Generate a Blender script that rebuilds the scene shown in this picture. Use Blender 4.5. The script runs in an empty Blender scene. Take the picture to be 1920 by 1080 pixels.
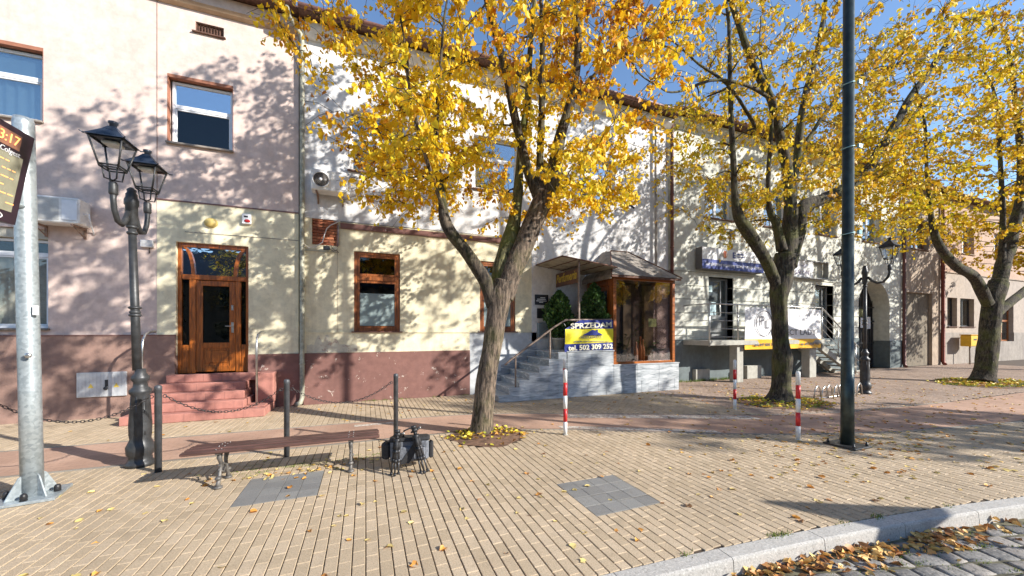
import bpy, bmesh, math, random
import numpy as np
from mathutils import Vector, Matrix, noise
R=math.radians
random.seed(7); rng=np.random.default_rng(7)
# ---------------------------------------------------------------- camera, sky, sun
scene=bpy.context.scene
col=scene.collection
FPX=700.0; CH=1.8; YAW=R(21.4); HY=622.0
cam=bpy.data.cameras.new('camera'); camo=bpy.data.objects.new('camera',cam); col.objects.link(camo)
cam.sensor_width=36; cam.lens=36*FPX/1920; cam.shift_y=(HY-540)/1920; cam.clip_start=.05; cam.clip_end=600
camo.location=(0,0,CH); camo.rotation_euler=(R(90),0,-YAW)
scene.camera=camo
SUN_DIR=Vector((-.74,.67,0)).normalized()          # horizontal direction in which shadows fall
SUN_EL=R(26)
world=bpy.data.worlds.new('World'); scene.world=world; world.use_nodes=True
wn=world.node_tree; wn.nodes.clear()
sky=wn.nodes.new('ShaderNodeTexSky'); sky.sky_type='NISHITA'; sky.sun_disc=False
sky.sun_elevation=SUN_EL; sky.sun_rotation=math.atan2(-SUN_DIR.x,-SUN_DIR.y)
sky.air_density=1.0; sky.dust_density=.15; sky.ozone_density=3.2; sky.altitude=200
bg=wn.nodes.new('ShaderNodeBackground'); bg.inputs['Strength'].default_value=.145
wo=wn.nodes.new('ShaderNodeOutputWorld')
wn.links.new(sky.outputs[0],bg.inputs['Color']); wn.links.new(bg.outputs[0],wo.inputs[0])
sl=bpy.data.lights.new('sun','SUN'); sl.energy=5.0; sl.angle=R(.6); sl.color=(1,.95,.87)
so=bpy.data.objects.new('sun',sl); col.objects.link(so)
sd=Vector((SUN_DIR.x*math.cos(SUN_EL),SUN_DIR.y*math.cos(SUN_EL),-math.sin(SUN_EL)))
so.rotation_euler=sd.to_track_quat('-Z','Y').to_euler(); so.location=(20,-20,20)
scene.view_settings.view_transform='Standard'; scene.view_settings.look='None'
scene.view_settings.gamma=1; scene.view_settings.use_curve_mapping=False
scene.view_settings.exposure=.78
scene.render.engine='CYCLES'
scene.cycles.max_bounces=8; scene.cycles.transparent_max_bounces=12
# ---------------------------------------------------------------- measuring helpers
_s,_c=math.sin(YAW),math.cos(YAW)
def ray(px,py):
    u=(px-960)/FPX; v=-(py-HY)/FPX
    return (u*_c+_s,-u*_s+_c,v)
def GP(px,py,z=0):
    r=ray(px,py); t=(z-CH)/r[2]; return Vector((r[0]*t,r[1]*t,z))
def FP(px,py,Y):
    r=ray(px,py); t=Y/r[1]; return Vector((r[0]*t,Y,CH+r[2]*t))
def DEP(x,y): return x*_s+y*_c
def PIX(x,y,z):
    u=x*_c-y*_s; d=x*_s+y*_c
    return (960+FPX*u/d,HY-FPX*(z-CH)/d) if d>.05 else (-9999,-9999)
# ---------------------------------------------------------------- mesh builder
class MB:
    def __init__(s): s.v=[]; s.f=[]; s.smooth=[]
    def add(s,vs,fs,sm=False):
        o=len(s.v); s.v+= [tuple(v) for v in vs]; s.f+=[tuple(i+o for i in f) for f in fs]; s.smooth+=[sm]*len(fs); return s
    def box(s,x0,x1,y0,y1,z0,z1,M=None):
        vs=[Vector(p) for p in ((x0,y0,z0),(x1,y0,z0),(x1,y1,z0),(x0,y1,z0),(x0,y0,z1),(x1,y0,z1),(x1,y1,z1),(x0,y1,z1))]
        if M: vs=[M@v for v in vs]
        return s.add(vs,[(0,3,2,1),(4,5,6,7),(0,1,5,4),(1,2,6,5),(2,3,7,6),(3,0,4,7)])
    def cbox(s,x0,x1,y0,y1,z0,z1,b=.01,M=None):   # chamfered box
        def r(x,y,z): return Vector((x,y,z))
        vs=[]
        for (z,ins) in ((z0,b),(z0+b,0),(z1-b,0),(z1,b)):
            i=ins
            c=b
            a,bb,cc,d=x0+i,x1-i,y0+i,y1-i
            vs+=[r(a+c,cc,z),r(bb-c,cc,z),r(bb,cc+c,z),r(bb,d-c,z),r(bb-c,d,z),r(a+c,d,z),r(a,d-c,z),r(a,cc+c,z)]
        if M: vs=[M@v for v in vs]
        fs=[tuple(range(7,-1,-1)),tuple(range(24,32))]
        for k in range(3):
            for j in range(8):
                a=k*8+j; b2=k*8+(j+1)%8
                fs.append((a,b2,b2+8,a+8))
        return s.add(vs,fs)
    def tube(s,pts,rad,n=8,cap=True,sm=True,noisefn=None):
        pts=[Vector(p) for p in pts]
        if not hasattr(rad,'__len__'): rad=[rad]*len(pts)
        vs=[];prev=None
        for i,p in enumerate(pts):
            t=(pts[min(i+1,len(pts)-1)]-pts[max(i-1,0)])
            if t.length<1e-9: t=Vector((0,0,1))
            t.normalize()
            if prev is None:
                a=Vector((1,0,0)) if abs(t.x)<.9 else Vector((0,1,0))
                x=(a-t*a.dot(t)).normalized()
            else:
                x=(prev-t*prev.dot(t))
                x=x.normalized() if x.length>1e-6 else Vector((1,0,0))
            prev=x; y=t.cross(x)
            for k in range(n):
                an=2*math.pi*k/n; r=rad[i]
                if noisefn: r=r*noisefn(an,i,p)
                vs.append(p+x*(math.cos(an)*r)+y*(math.sin(an)*r))
        fs=[]
        for i in range(len(pts)-1):
            for k in range(n):
                a=i*n+k;b=i*n+(k+1)%n
                fs.append((a,b,b+n,a+n))
        s.add(vs,fs,sm)
        if cap:
            o=len(s.v)-len(vs)
            s.f.append(tuple(o+k for k in range(n-1,-1,-1))); s.f.append(tuple(o+(len(pts)-1)*n+k for k in range(n))); s.smooth+=[False,False]
        return s
    def lathe(s,c,prof,n=16,M=None,sm=True):       # prof [(r,z)]
        vs=[]
        for r,z in prof:
            for k in range(n):
                an=2*math.pi*k/n; v=Vector((r*math.cos(an),r*math.sin(an),z))
                if M: v=M@v
                vs.append(v+Vector(c))
        fs=[]
        for i in range(len(prof)-1):
            for k in range(n):
                a=i*n+k;b=i*n+(k+1)%n; fs.append((a,b,b+n,a+n))
        s.add(vs,fs,sm); o=len(s.v)-len(vs)
        s.f.append(tuple(o+k for k in range(n-1,-1,-1))); s.f.append(tuple(o+(len(prof)-1)*n+k for k in range(n))); s.smooth+=[False,False]
        return s
    def prism(s,poly,d,axis='y',M=None):           # poly [(a,b)]; d=(lo,hi); axis y: (x,z); axis x: (y,z); axis z: (x,y)
        def mk(a,b,t):
            v=Vector((a,t,b)) if axis=='y' else (Vector((t,a,b)) if axis=='x' else Vector((a,b,t)))
            return M@v if M else v
        n=len(poly); vs=[mk(a,b,d[0]) for a,b in poly]+[mk(a,b,d[1]) for a,b in poly]
        fs=[tuple(range(n)),tuple(range(2*n-1,n-1,-1))]+[(i,i+n,(i+1)%n+n,(i+1)%n) for i in range(n)]
        return s.add(vs,fs)
    def mesh(s,name,m=None):
        me=bpy.data.meshes.new(name); me.from_pydata(s.v,[],s.f)
        if any(s.smooth): me.polygons.foreach_set('use_smooth',s.smooth)
        bm=bmesh.new(); bm.from_mesh(me); bmesh.ops.recalc_face_normals(bm,faces=bm.faces); bm.to_mesh(me); bm.free()
        if m: me.materials.append(m)
        me.update(); return me
PW={}
def thing(name,label,cat,loc=(0,0,0),group=None):
    o=bpy.data.objects.new(name,None); col.objects.link(o); o.location=loc; o.empty_display_size=.1
    o['label']=label; o['category']=cat
    if group: o['group']=group
    PW[o.name]=Vector(loc); return o
def tag(o,label,cat,group=None,kind=None):
    o['label']=label; o['category']=cat
    if group: o['group']=group
    if kind: o['kind']=kind
    return o
def build2(s,name,m,parent=None,kind=None,label=None):
    o=bpy.data.objects.new(name,s.mesh(name,m)); col.objects.link(o)
    if parent is not None:
        o.parent=parent; o.matrix_parent_inverse=Matrix.Translation(PW.get(parent.name,Vector((0,0,0)))).inverted()
    PW[o.name]=Vector((0,0,0))
    if kind: o['kind']=kind
    if label: o['label']=label
    return o
MB.build=build2
def kids(o): return [c for c in bpy.data.objects if c.parent==o]
def copy_thing(o,loc,label=None,rz=0):
    r=o.copy(); col.objects.link(r); r.location=loc; r.rotation_euler=(0,0,rz)
    if label: r['label']=label
    for ch in kids(o):
        c=ch.copy(); col.objects.link(c); c.parent=r
        for g in kids(ch):
            d=g.copy(); col.objects.link(d); d.parent=c
    return r
# ---------------------------------------------------------------- materials
class NT:
    def __init__(s,name):
        s.m=bpy.data.materials.new(name); s.m.use_nodes=True; s.t=s.m.node_tree; s.b=s.t.nodes['Principled BSDF']
        s.out=s.t.nodes['Material Output']; s.co=None
    def n(s,ty,**k):
        o=s.t.nodes.new(ty)
        for a,v in k.items():
            if a.startswith('i_'):
                key=a[2:].replace('_',' ')
                o.inputs[key].default_value=v
            else: setattr(o,a,v)
        return o
    def l(s,a,b): s.t.links.new(a,b)
    def coord(s,scale=(1,1,1),world=True):
        if world:
            g=s.n('ShaderNodeNewGeometry'); src=g.outputs['Position']
        else:
            g=s.n('ShaderNodeTexCoord'); src=g.outputs['Object']
        mp=s.n('ShaderNodeMapping'); mp.inputs['Scale'].default_value=scale; s.l(src,mp.inputs[0]); return mp.outputs[0]
    def noise(s,sc,co,det=6,rough=.6,dist=0):
        o=s.n('ShaderNodeTexNoise'); o.inputs['Scale'].default_value=sc; o.inputs['Detail'].default_value=det; o.inputs['Roughness'].default_value=rough; o.inputs['Distortion'].default_value=dist
        s.l(co,o.inputs['Vector']); return o.outputs['Fac']
    def ramp(s,fac,stops,interp='LINEAR'):
        r=s.n('ShaderNodeValToRGB'); r.color_ramp.interpolation=interp; el=r.color_ramp.elements
        while len(el)>1: el.remove(el[-1])
        el[0].position=stops[0][0]; el[0].color=(*stops[0][1],1)
        for p,c in stops[1:]:
            e=el.new(p); e.color=(*c,1)
        s.l(fac,r.inputs[0]); return r.outputs[0]
    def mix(s,fac,a,b,bt='MIX'):
        o=s.n('ShaderNodeMix'); o.data_type='RGBA'; o.blend_type=bt
        if isinstance(fac,(int,float)): o.inputs[0].default_value=fac
        else: s.l(fac,o.inputs[0])
        for i,x in ((6,a),(7,b)):
            if isinstance(x,tuple): o.inputs[i].default_value=(*x[:3],1)
            else: s.l(x,o.inputs[i])
        return o.outputs[2]
    def bump(s,h,strength=.3,dist=.01,nrm=None):
        o=s.n('ShaderNodeBump'); o.inputs['Strength'].default_value=strength; o.inputs['Distance'].default_value=dist
        s.l(h,o.inputs['Height'])
        if nrm is not None: s.l(nrm,o.inputs['Normal'])
        s.l(o.outputs[0],s.b.inputs['Normal']); return o.outputs[0]
MATS={}
def memo(f):
    def g(*a,**k):
        key=repr((f.__name__,a,sorted(k.items())))
        if key not in MATS: MATS[key]=f(*a,**k)
        return MATS[key]
    return g
def sc(c,k): return tuple(min(1,x*k) for x in c)
@memo
def paint(name,c,rough=.6,metal=0,var=.12,bs=.15,nscale=9,dirt=0.0):
    N=NT(name); co=N.coord()
    a=N.noise(nscale,co); colr=N.ramp(a,[(.36,sc(c,1-var)),(.64,sc(c,1+var))])
    if dirt:
        d=N.noise(3.1,co,8,.7); m=N.ramp(d,[(.5,(0,0,0)),(.66,(dirt,dirt,dirt))]); colr=N.mix(m,colr,(.06,.05,.04))
    N.l(colr,N.b.inputs['Base Color']); N.b.inputs['Roughness'].default_value=rough; N.b.inputs['Metallic'].default_value=metal
    r=N.noise(nscale*2.3,co,4); rr=N.ramp(r,[(.2,(rough*.8,)*3),(.8,(min(1,rough*1.2),)*3)]); N.l(rr,N.b.inputs['Roughness'])
    N.bump(N.noise(nscale*12,co,4),bs,.004)
    return N.m
@memo
def plaster(name,c,stain=.25,staincol=(.25,.2,.16),grain=.5,peel=0.0,peelcol=(.7,.68,.62)):
    N=NT(name); co=N.coord()
    big=N.noise(.7,co,7,.62); mid=N.noise(6,co,6,.65); 
    colr=N.ramp(big,[(.36,sc(c,.86)),(.64,sc(c,1.08))])
    colr=N.mix(.45,colr,N.ramp(mid,[(.38,sc(c,.74)),(.62,sc(c,1.16))]))
    drip=N.noise(1.0,N.coord((3.5,3.5,.45)),7,.7)
    m=N.ramp(drip,[(.5,(0,0,0)),(.68,(stain,)*3)]); colr=N.mix(m,colr,staincol)
    blot=N.noise(2.3,co,9,.72,.6)
    m2=N.ramp(blot,[(.56,(0,0,0)),(.62,(stain*.6,)*3)]); colr=N.mix(m2,colr,sc(c,.6))
    if peel:
        sep=N.n('ShaderNodeSeparateXYZ'); g=N.n('ShaderNodeNewGeometry'); N.l(g.outputs['Position'],sep.inputs[0])
        pn=N.noise(4.2,co,10,.75,.3); pm=N.ramp(pn,[(.66-peel*.2,(0,0,0)),(.672-peel*.2,(1,1,1))]); colr=N.mix(pm,colr,peelcol)
    N.l(colr,N.b.inputs['Base Color']); N.b.inputs['Roughness'].default_value=.93
    fine=N.noise(85,co,5,.7); b1=N.n('ShaderNodeBump'); b1.inputs['Strength'].default_value=.35*grain; b1.inputs['Distance'].default_value=.05; N.l(N.noise(1.7,co,5),b1.inputs['Height'])
    N.bump(fine,grain,.006,b1.outputs[0]); return N.m
@memo
def wood(name,c,rough=.35,along='z',coat=.3):
    N=NT(name); s={'z':(14,14,1.1),'x':(1.1,14,14),'y':(14,1.1,14)}[along]
    co=N.coord(s); a=N.noise(2.2,co,7,.65,.8)
    colr=N.ramp(a,[(.36,sc(c,.5)),(.5,c),(.64,sc(c,1.5))])
    N.l(colr,N.b.inputs['Base Color']); N.b.inputs['Roughness'].default_value=rough; N.b.inputs['Coat Weight'].default_value=coat; N.b.inputs['Coat Roughness'].default_value=.25
    N.bump(a,.25,.004); return N.m
@memo
def stonerand(name,c1,c2,c3,grain=.6,dark=.25,rough=.85,speck=140):
    N=NT(name); co=N.coord(); g=N.n('ShaderNodeNewGeometry'); oi=N.n('ShaderNodeObjectInfo')
    ad=N.n('ShaderNodeMath',operation='ADD'); N.l(g.outputs['Random Per Island'],ad.inputs[0]); N.l(oi.outputs['Random'],ad.inputs[1])
    fr=N.n('ShaderNodeMath',operation='FRACT'); N.l(ad.outputs[0],fr.inputs[0])
    colr=N.ramp(fr.outputs[0],[(0,c1),(.5,c2),(1,c3)])
    sp=N.noise(speck*.55,co,4,.8); colr=N.mix(N.ramp(sp,[(.38,(dark*2,)*3),(.5,(0,0,0))]),colr,sc(c1,.4))
    sp2=N.noise(speck*.8,co,2,.5); colr=N.mix(N.ramp(sp2,[(.55,(0,0,0)),(.66,(.4,)*3)]),colr,sc(c3,1.5))
    big=N.noise(.55,co,7,.65); colr=N.mix(N.ramp(big,[(.45,(.0,)*3),(.66,(.45,)*3)]),colr,sc(c1,.62))
    sm=N.noise(3.3,co,8,.7); colr=N.mix(N.ramp(sm,[(.55,(0,0,0)),(.66,(.3,)*3)]),colr,sc(c1,.55))
    N.l(colr,N.b.inputs['Base Color']); N.b.inputs['Roughness'].default_value=rough
    N.bump(sp,grain,.003); return N.m
@memo
def glass(name,refl=.35,fres=.8,tint=(.75,.85,.88),rough=.015,op=0.0,dark=(.02,.025,.03)):
    N=NT(name); N.t.nodes.remove(N.b)
    gl=N.n('ShaderNodeBsdfGlossy'); gl.inputs['Roughness'].default_value=rough; gl.inputs['Color'].default_value=(.95,.97,1,1)
    tr=N.n('ShaderNodeBsdfTransparent'); tr.inputs['Color'].default_value=(*tint,1)
    lw=N.n('ShaderNodeLayerWeight'); lw.inputs['Blend'].default_value=.35
    ma=N.n('ShaderNodeMath',operation='MULTIPLY_ADD'); ma.inputs[1].default_value=fres; ma.inputs[2].default_value=refl; N.l(lw.outputs['Fresnel'],ma.inputs[0]); ma.use_clamp=True
    wob=N.noise(2.2,N.coord(),3); b=N.n('ShaderNodeBump'); b.inputs['Strength'].default_value=.08; b.inputs['Distance'].default_value=.03; N.l(wob,b.inputs['Height']); N.l(b.outputs[0],gl.inputs['Normal'])
    mx=N.n('ShaderNodeMixShader'); N.l(ma.outputs[0],mx.inputs[0]); N.l(tr.outputs[0],mx.inputs[1]); N.l(gl.outputs[0],mx.inputs[2]); N.l(mx.outputs[0],N.out.inputs[0]); return N.m
@memo
def leafmat(name,stops,trans=.45,variation=.5):
    N=NT(name); N.t.nodes.remove(N.b); g=N.n('ShaderNodeNewGeometry'); oi=N.n('ShaderNodeObjectInfo')
    big=N.noise(.55,N.coord(),3,.5)
    a=N.n('ShaderNodeMath',operation='ADD'); N.l(g.outputs['Random Per Island'],a.inputs[0]); N.l(oi.outputs['Random'],a.inputs[1])
    fr=N.n('ShaderNodeMath',operation='FRACT'); N.l(a.outputs[0],fr.inputs[0])
    m1=N.n('ShaderNodeMath',operation='MULTIPLY'); N.l(fr.outputs[0],m1.inputs[0]); m1.inputs[1].default_value=variation
    m2=N.n('ShaderNodeMath',operation='MULTIPLY_ADD'); N.l(big,m2.inputs[0]); m2.inputs[1].default_value=1.7*(1-variation)+.25; m2.inputs[2].default_value=-.2
    m3=N.n('ShaderNodeMath',operation='ADD'); m3.use_clamp=True; N.l(m1.outputs[0],m3.inputs[0]); N.l(m2.outputs[0],m3.inputs[1])
    c=N.ramp(m3.outputs[0],stops)
    vein=N.noise(60,N.coord(),3,.6); c=N.mix(N.ramp(vein,[(.52,(0,)*3),(.8,(.25,)*3)]),c,sc((.42,.22,.05),1))
    d=N.n('ShaderNodeBsdfPrincipled'); d.inputs['Roughness'].default_value=.55; N.l(c,d.inputs['Base Color'])
    t=N.n('ShaderNodeBsdfTranslucent'); N.l(c,t.inputs[0])
    mx=N.n('ShaderNodeMixShader'); mx.inputs[0].default_value=trans*.75; N.l(d.outputs[0],mx.inputs[1]); N.l(t.outputs[0],mx.inputs[2]); N.l(mx.outputs[0],N.out.inputs[0]); return N.m
@memo
def bark(name,c,moss=.3):
    N=NT(name); co=N.coord((9,9,1.6)); a=N.noise(2.5,co,8,.7,.5)
    colr=N.ramp(a,[(.40,sc(c,.22)),(.5,c),(.62,sc(c,2.1))])
    mo=N.noise(2.2,N.coord(),7,.65); colr=N.mix(N.ramp(mo,[(.47,(0,0,0)),(.6,(moss,)*3)]),colr,(.12,.13,.02))
    li=N.noise(14,N.coord(),6,.7); colr=N.mix(N.ramp(li,[(.58,(0,0,0)),(.7,(.3,)*3)]),colr,(.33,.31,.25))
    N.l(colr,N.b.inputs['Base Color']); N.b.inputs['Roughness'].default_value=.95
    N.bump(a,1,.025); return N.m
@memo
def marble(name,c=(.52,.55,.57)):
    N=NT(name); N.m; tc=N.n('ShaderNodeNewGeometry'); mp=N.n('ShaderNodeMapping'); mp.inputs['Rotation'].default_value=(0,R(-38),0); mp.inputs['Scale'].default_value=(1.2,3,9); N.l(tc.outputs['Position'],mp.inputs[0])
    a=N.noise(2.0,mp.outputs[0],8,.68,.6)
    colr=N.ramp(a,[(.38,(.24,.27,.29)),(.46,sc(c,.88)),(.54,c),(.64,(.74,.75,.74))])
    oi=N.n('ShaderNodeObjectInfo'); v=N.ramp(oi.outputs['Random'],[(0,(.82,)*3),(1,(1.,)*3)]); colr=N.mix(1,colr,v,'MULTIPLY')
    N.l(colr,N.b.inputs['Base Color']); N.b.inputs['Roughness'].default_value=.3; N.bump(a,.08,.002); return N.m
@memo
def emit(name,c,s):
    N=NT(name); N.b.inputs['Base Color'].default_value=(*c,1); N.b.inputs['Emission Color'].default_value=(*c,1); N.b.inputs['Emission Strength'].default_value=s; return N.m
PINK=plaster('pink_plaster',(.69,.545,.475),.28,(.5,.36,.31)); YEL=plaster('cream_plaster',(.78,.71,.50),.42,(.42,.36,.25))
WHT=plaster('white_plaster',(.70,.69,.68),.35,(.42,.40,.38)); BRN=plaster('brown_plinth',(.21,.105,.088),.3,(.12,.07,.06),.6,.2,(.5,.42,.36))
BRN2=plaster('old_brown_plinth',(.31,.195,.155),.35,(.18,.12,.1),.9)
GRY=plaster('grey_plaster',(.66,.66,.58),.3,(.33,.33,.28)); GPL=plaster('dark_grey_plinth',(.15,.18,.185),.3,(.08,.09,.09))
OCH=plaster('worn_brown_plaster',(.42,.33,.25),.7,(.14,.11,.09),.9,.2,(.55,.45,.36)); ORG=plaster('peach_plaster',(.50,.34,.25),.4,(.35,.25,.18),.7,.1,(.6,.55,.48))
CON=plaster('concrete',(.42,.41,.36),.4,(.2,.19,.16)); PATCH=plaster('repair_plaster',(.55,.52,.42),.5,(.3,.27,.2))
WOODO=wood('orange_varnished_wood',(.30,.085,.012)); WOODOX=wood('orange_varnished_rail',(.30,.085,.012),along='x')
WOODR=wood('red_brown_wood',(.24,.075,.02)); WOODRX=wood('red_brown_rail',(.24,.075,.02),along='x')
WPVC=paint('white_pvc',(.78,.79,.8),.35,var=.04,bs=.03); DMET=paint('dark_iron',(.045,.047,.05),.45,.3,var=.3,bs=.2,dirt=.2)
GALV=None
REDST=plaster('red_painted_step',(.43,.19,.15),.5,(.25,.1,.08),.8); PIPEB=paint('brown_pipe',(.2,.1,.085),.45,.2,var=.2,dirt=.3); PIPEG=paint('grey_pipe',(.33,.31,.3),.5,.3,var=.15,dirt=.35)
STEEL=paint('brushed_steel',(.55,.54,.52),.32,.9,var=.12); BLACK=paint('black_plastic',(.018,.018,.02),.45,var=.3); INTER=paint('painted_room_dark',(.035,.032,.03),.9)
SLATE=paint('old_roof_sheet',(.25,.22,.19),.75,var=.35,nscale=4,bs=.4,dirt=.5); TILE=paint('brown_roof_tile',(.13,.065,.045),.8,var=.4,nscale=14,bs=.5)
GLS=glass('window_glass',.24,.55); GLSC=glass('clear_window_glass',.05,.2,(.93,.95,.95)); GLSD=glass('dark_window_glass',.035,.16,(.5,.55,.55)); GLSB=glass('shop_glass',.05,.5,(.93,.85,.82)); GLSL=glass('lantern_glass',.0,.1,(.97,.98,.98))
def galv():
    N=NT('galvanised_steel'); co=N.coord(); v=N.n('ShaderNodeTexVoronoi'); v.inputs['Scale'].default_value=38; N.l(co,v.inputs['Vector'])
    c=N.ramp(v.outputs['Color'],[(0,(.27,.31,.33)),(1,(.46,.51,.53))]); d=N.noise(3,co,6); c=N.mix(N.ramp(d,[(.5,(0,)*3),(.7,(.3,)*3)]),c,(.35,.36,.34))
    N.l(c,N.b.inputs['Base Color']); N.b.inputs['Metallic'].default_value=.45; N.b.inputs['Roughness'].default_value=.42; N.bump(N.noise(60,co),.1,.003); return N.m
GALV=galv()
# ---------------------------------------------------------------- text
def text(s,parent,loc,size,m,width=None,rz=0,shear=0,name='lettering',tilt=R(90),bold=0,extra=None,align='CENTER'):
    cu=bpy.data.curves.new('t','FONT'); cu.body=s; cu.size=size; cu.extrude=.0015; cu.align_x=align; cu.align_y='CENTER'; cu.shear=shear; cu.offset=bold; cu.resolution_u=3
    to=bpy.data.objects.new('t',cu); col.objects.link(to); bpy.context.view_layer.update()
    dg=bpy.context.evaluated_depsgraph_get(); me=bpy.data.meshes.new_from_object(to.evaluated_get(dg)); bpy.data.objects.remove(to)
    xs=[v.co.x for v in me.vertices]; w=max(xs)-min(xs); k=(width/w) if width else 1
    M=Matrix.Translation(Vector(loc))@(extra if extra else Matrix.Rotation(rz,4,'Z')@Matrix.Rotation(tilt,4,'X'))@Matrix.Diagonal((k,1,1,1))
    me.transform(M); me.materials.clear(); me.materials.append(m); me.name=name
    o=bpy.data.objects.new(name,me); col.objects.link(o)
    if parent is not None: o.parent=parent; o.matrix_parent_inverse=Matrix.Translation(PW.get(parent.name,Vector((0,0,0)))).inverted()
    return o
def flat(parent,name,poly,y,m,th=.003):
    return MB().prism(poly,(y,y+th)).build(name,m,parent)
# ================================================================ GROUND
def yk(X):
    if X<0: return 2.36
    if X<8: return 2.36-.0135*X*X
    return 2.36-.0135*64-.216*(X-8)
def interp(tab,X):
    if X<=tab[0][0]: return tab[0][1]
    for (a,b),(c,d) in zip(tab,tab[1:]):
        if X<=c: return b+(d-b)*(X-a)/(c-a)
    return tab[-1][1]
LOW=[(-60,6.64),(1.5,6.64),(2.55,6.45),(3.53,6.05),(5.77,4.86),(7.2,4.25),(9,3.75),(12,3.3),(60,2.9)]
UPP=[(-60,8.0),(1.5,8.0),(2.64,7.78),(4.73,6.94),(7.03,5.92),(8,5.5),(10,5.05),(14,4.8),(60,4.6)]
YF=10.42
WALL=lambda x:YF
g=MB(); g.add([(-300,-300,-.16),(300,-300,-.16),(300,300,-.16),(-300,300,-.16)],[(0,1,2,3)])
gr=g.build('ground',paint('earth',(.16,.13,.09),.95,nscale=2,bs=.6)); gr['kind']='structure'
xs=[-40,-8,0]+[i*.5 for i in range(1,24)]+[16,30,60]
def strip(f0,f1,z,xs=xs):
    m=MB(); vs=[]; 
    for x in xs: vs+=[(x,f0(x),z),(x,f1(x),z)]
    m.add(vs,[(2*i,2*i+2,2*i+3,2*i+1) for i in range(len(xs)-1)]); return m
bed=strip(lambda x:yk(x)+.02,lambda x:YF+.3,-.011)
pave=bed.build('pavement',paint('joint_sand',(.085,.06,.04),.95,nscale=20,var=.4)); pave['kind']='structure'
# bench of pavers
PIT=[(1.95,6.15,.62,.55),(9.95,6.35,1.15,.85),(20.3,6.2,1.9,1.0)]
PATCHES=[(-1.3,-.5,4.62,5.40),(2.1,2.9,3.09,3.92)]
def inpit(x,y):
    for (cx,cy,a,b) in PIT:
        if ((x-cx)/a)**2+((y-cy)/b)**2<1: return True
    return False
cells=[]
def pavers(x0,x1,fa,fb,zone):
    n=int(round((x1-x0)/.1))
    for i in range(n):
        x=x0+i*.1; xm=x+.05; a=fa(xm); b=fb(xm); off=.1*(i%2)+.013*math.sin(i*1.7)
        y=math.floor((a-off)/.2)*.2+off
        while y<b:
            ya=max(y,a); yb=min(y+.2,b)
            if yb-ya>.035 and not inpit(xm,(ya+yb)/2):
                for p in PATCHES:
                    if p[0]<xm<p[1]:
                        if ya>=p[2] and yb<=p[3]: yb=ya
                        elif ya<p[2]<yb: yb=p[2]
                        elif ya<p[3]<yb: ya=p[3]
                if yb-ya>.015: cells.append((x,x+.1,ya,yb,zone))
            y+=.2
pavers(-9,17,lambda x:yk(x)+.012,lambda x:interp(LOW,x)-.07,0)
pavers(-9,8,lambda x:interp(UPP,x)+.07,lambda x:YF-.01,0)
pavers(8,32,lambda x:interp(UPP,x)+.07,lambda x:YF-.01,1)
for (a,b,c,d) in PATCHES:   # grey granite patches: 4 x 4 slabs of about 20 cm
    for i in range(4):
        for j in range(4):
            w=(b-a)/4; h=(d-c)/4
            cells.append((a+i*w,a+(i+1)*w,c+j*h,c+(j+1)*h,2))
def pav_geo(x0,x1,y0,y1,dz,tx,ty,g=.0034,ch=.004):
    z0=-.008; vs=[]; gy=g*.85; cy_=ch*.8
    for (ins,insy,z) in ((g,gy,z0),(g+ch,gy+cy_,0)):
        for (sx,sy) in ((0,0),(1,0),(1,1),(0,1)):
            x=(x0+ins) if sx==0 else (x1-ins); y=(y0+insy) if sy==0 else (y1-insy)
            vs.append((x,y,(z+dz+(sx-.5)*tx+(sy-.5)*ty) if z==0 else z0))
    return vs,[(4,5,6,7),(0,1,5,4),(1,2,6,5),(2,3,7,6),(3,0,4,7)]
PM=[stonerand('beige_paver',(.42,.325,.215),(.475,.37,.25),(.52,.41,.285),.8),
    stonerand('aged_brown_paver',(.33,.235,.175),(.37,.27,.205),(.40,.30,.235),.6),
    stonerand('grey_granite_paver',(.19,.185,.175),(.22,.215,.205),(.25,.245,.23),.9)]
PN=['paver','paver','granite_slab']
def score(c):
    x=(c[0]+c[1])/2;y=(c[2]+c[3])/2; p=PIX(x,y,0)
    if not(0<=p[0]<=1920 and p[1]<1085): return -1
    d=DEP(x,y); return (c[1]-c[0])*(c[3]-c[2])/d**3
order=sorted(range(len(cells)),key=lambda i:-score(cells[i]))
sel=set(order[:285])|{i for i,c in enumerate(cells) if c[4]==2}
rest=[[],[],[]]; shared={}
for i,c in enumerate(cells):
    dz=random.uniform(-.0015,.0015); tx=random.uniform(-.0016,.0016); ty=random.uniform(-.0016,.0016)
    if i in sel:
        key=(round(c[1]-c[0],3),round(c[3]-c[2],2) if c[4]!=2 else 9,c[4])
        w=c[1]-c[0]; h=c[3]-c[2]
        full=abs(h-.2)<.001 or c[4]==2
        k=(c[4],random.randrange(4)) if full else None
        if k is None or k not in shared:
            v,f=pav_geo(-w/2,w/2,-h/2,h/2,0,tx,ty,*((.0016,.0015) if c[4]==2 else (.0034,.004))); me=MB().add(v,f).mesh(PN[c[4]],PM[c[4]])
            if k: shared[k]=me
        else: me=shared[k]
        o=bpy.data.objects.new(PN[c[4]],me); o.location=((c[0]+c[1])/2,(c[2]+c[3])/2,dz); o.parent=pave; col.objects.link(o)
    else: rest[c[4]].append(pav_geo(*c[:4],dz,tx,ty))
for z in (0,1):
    V=[];F=[]
    for v,f in rest[z]:
        o=len(V); V+=v; F+=[tuple(i+o for i in q) for q in f]
    me=bpy.data.meshes.new('paver_field'); me.from_pydata(V,[],F); me.materials.append(PM[z]); o=bpy.data.objects.new('paver_field',me); o['kind']='stuff'; o.parent=pave; col.objects.link(o)
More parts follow.
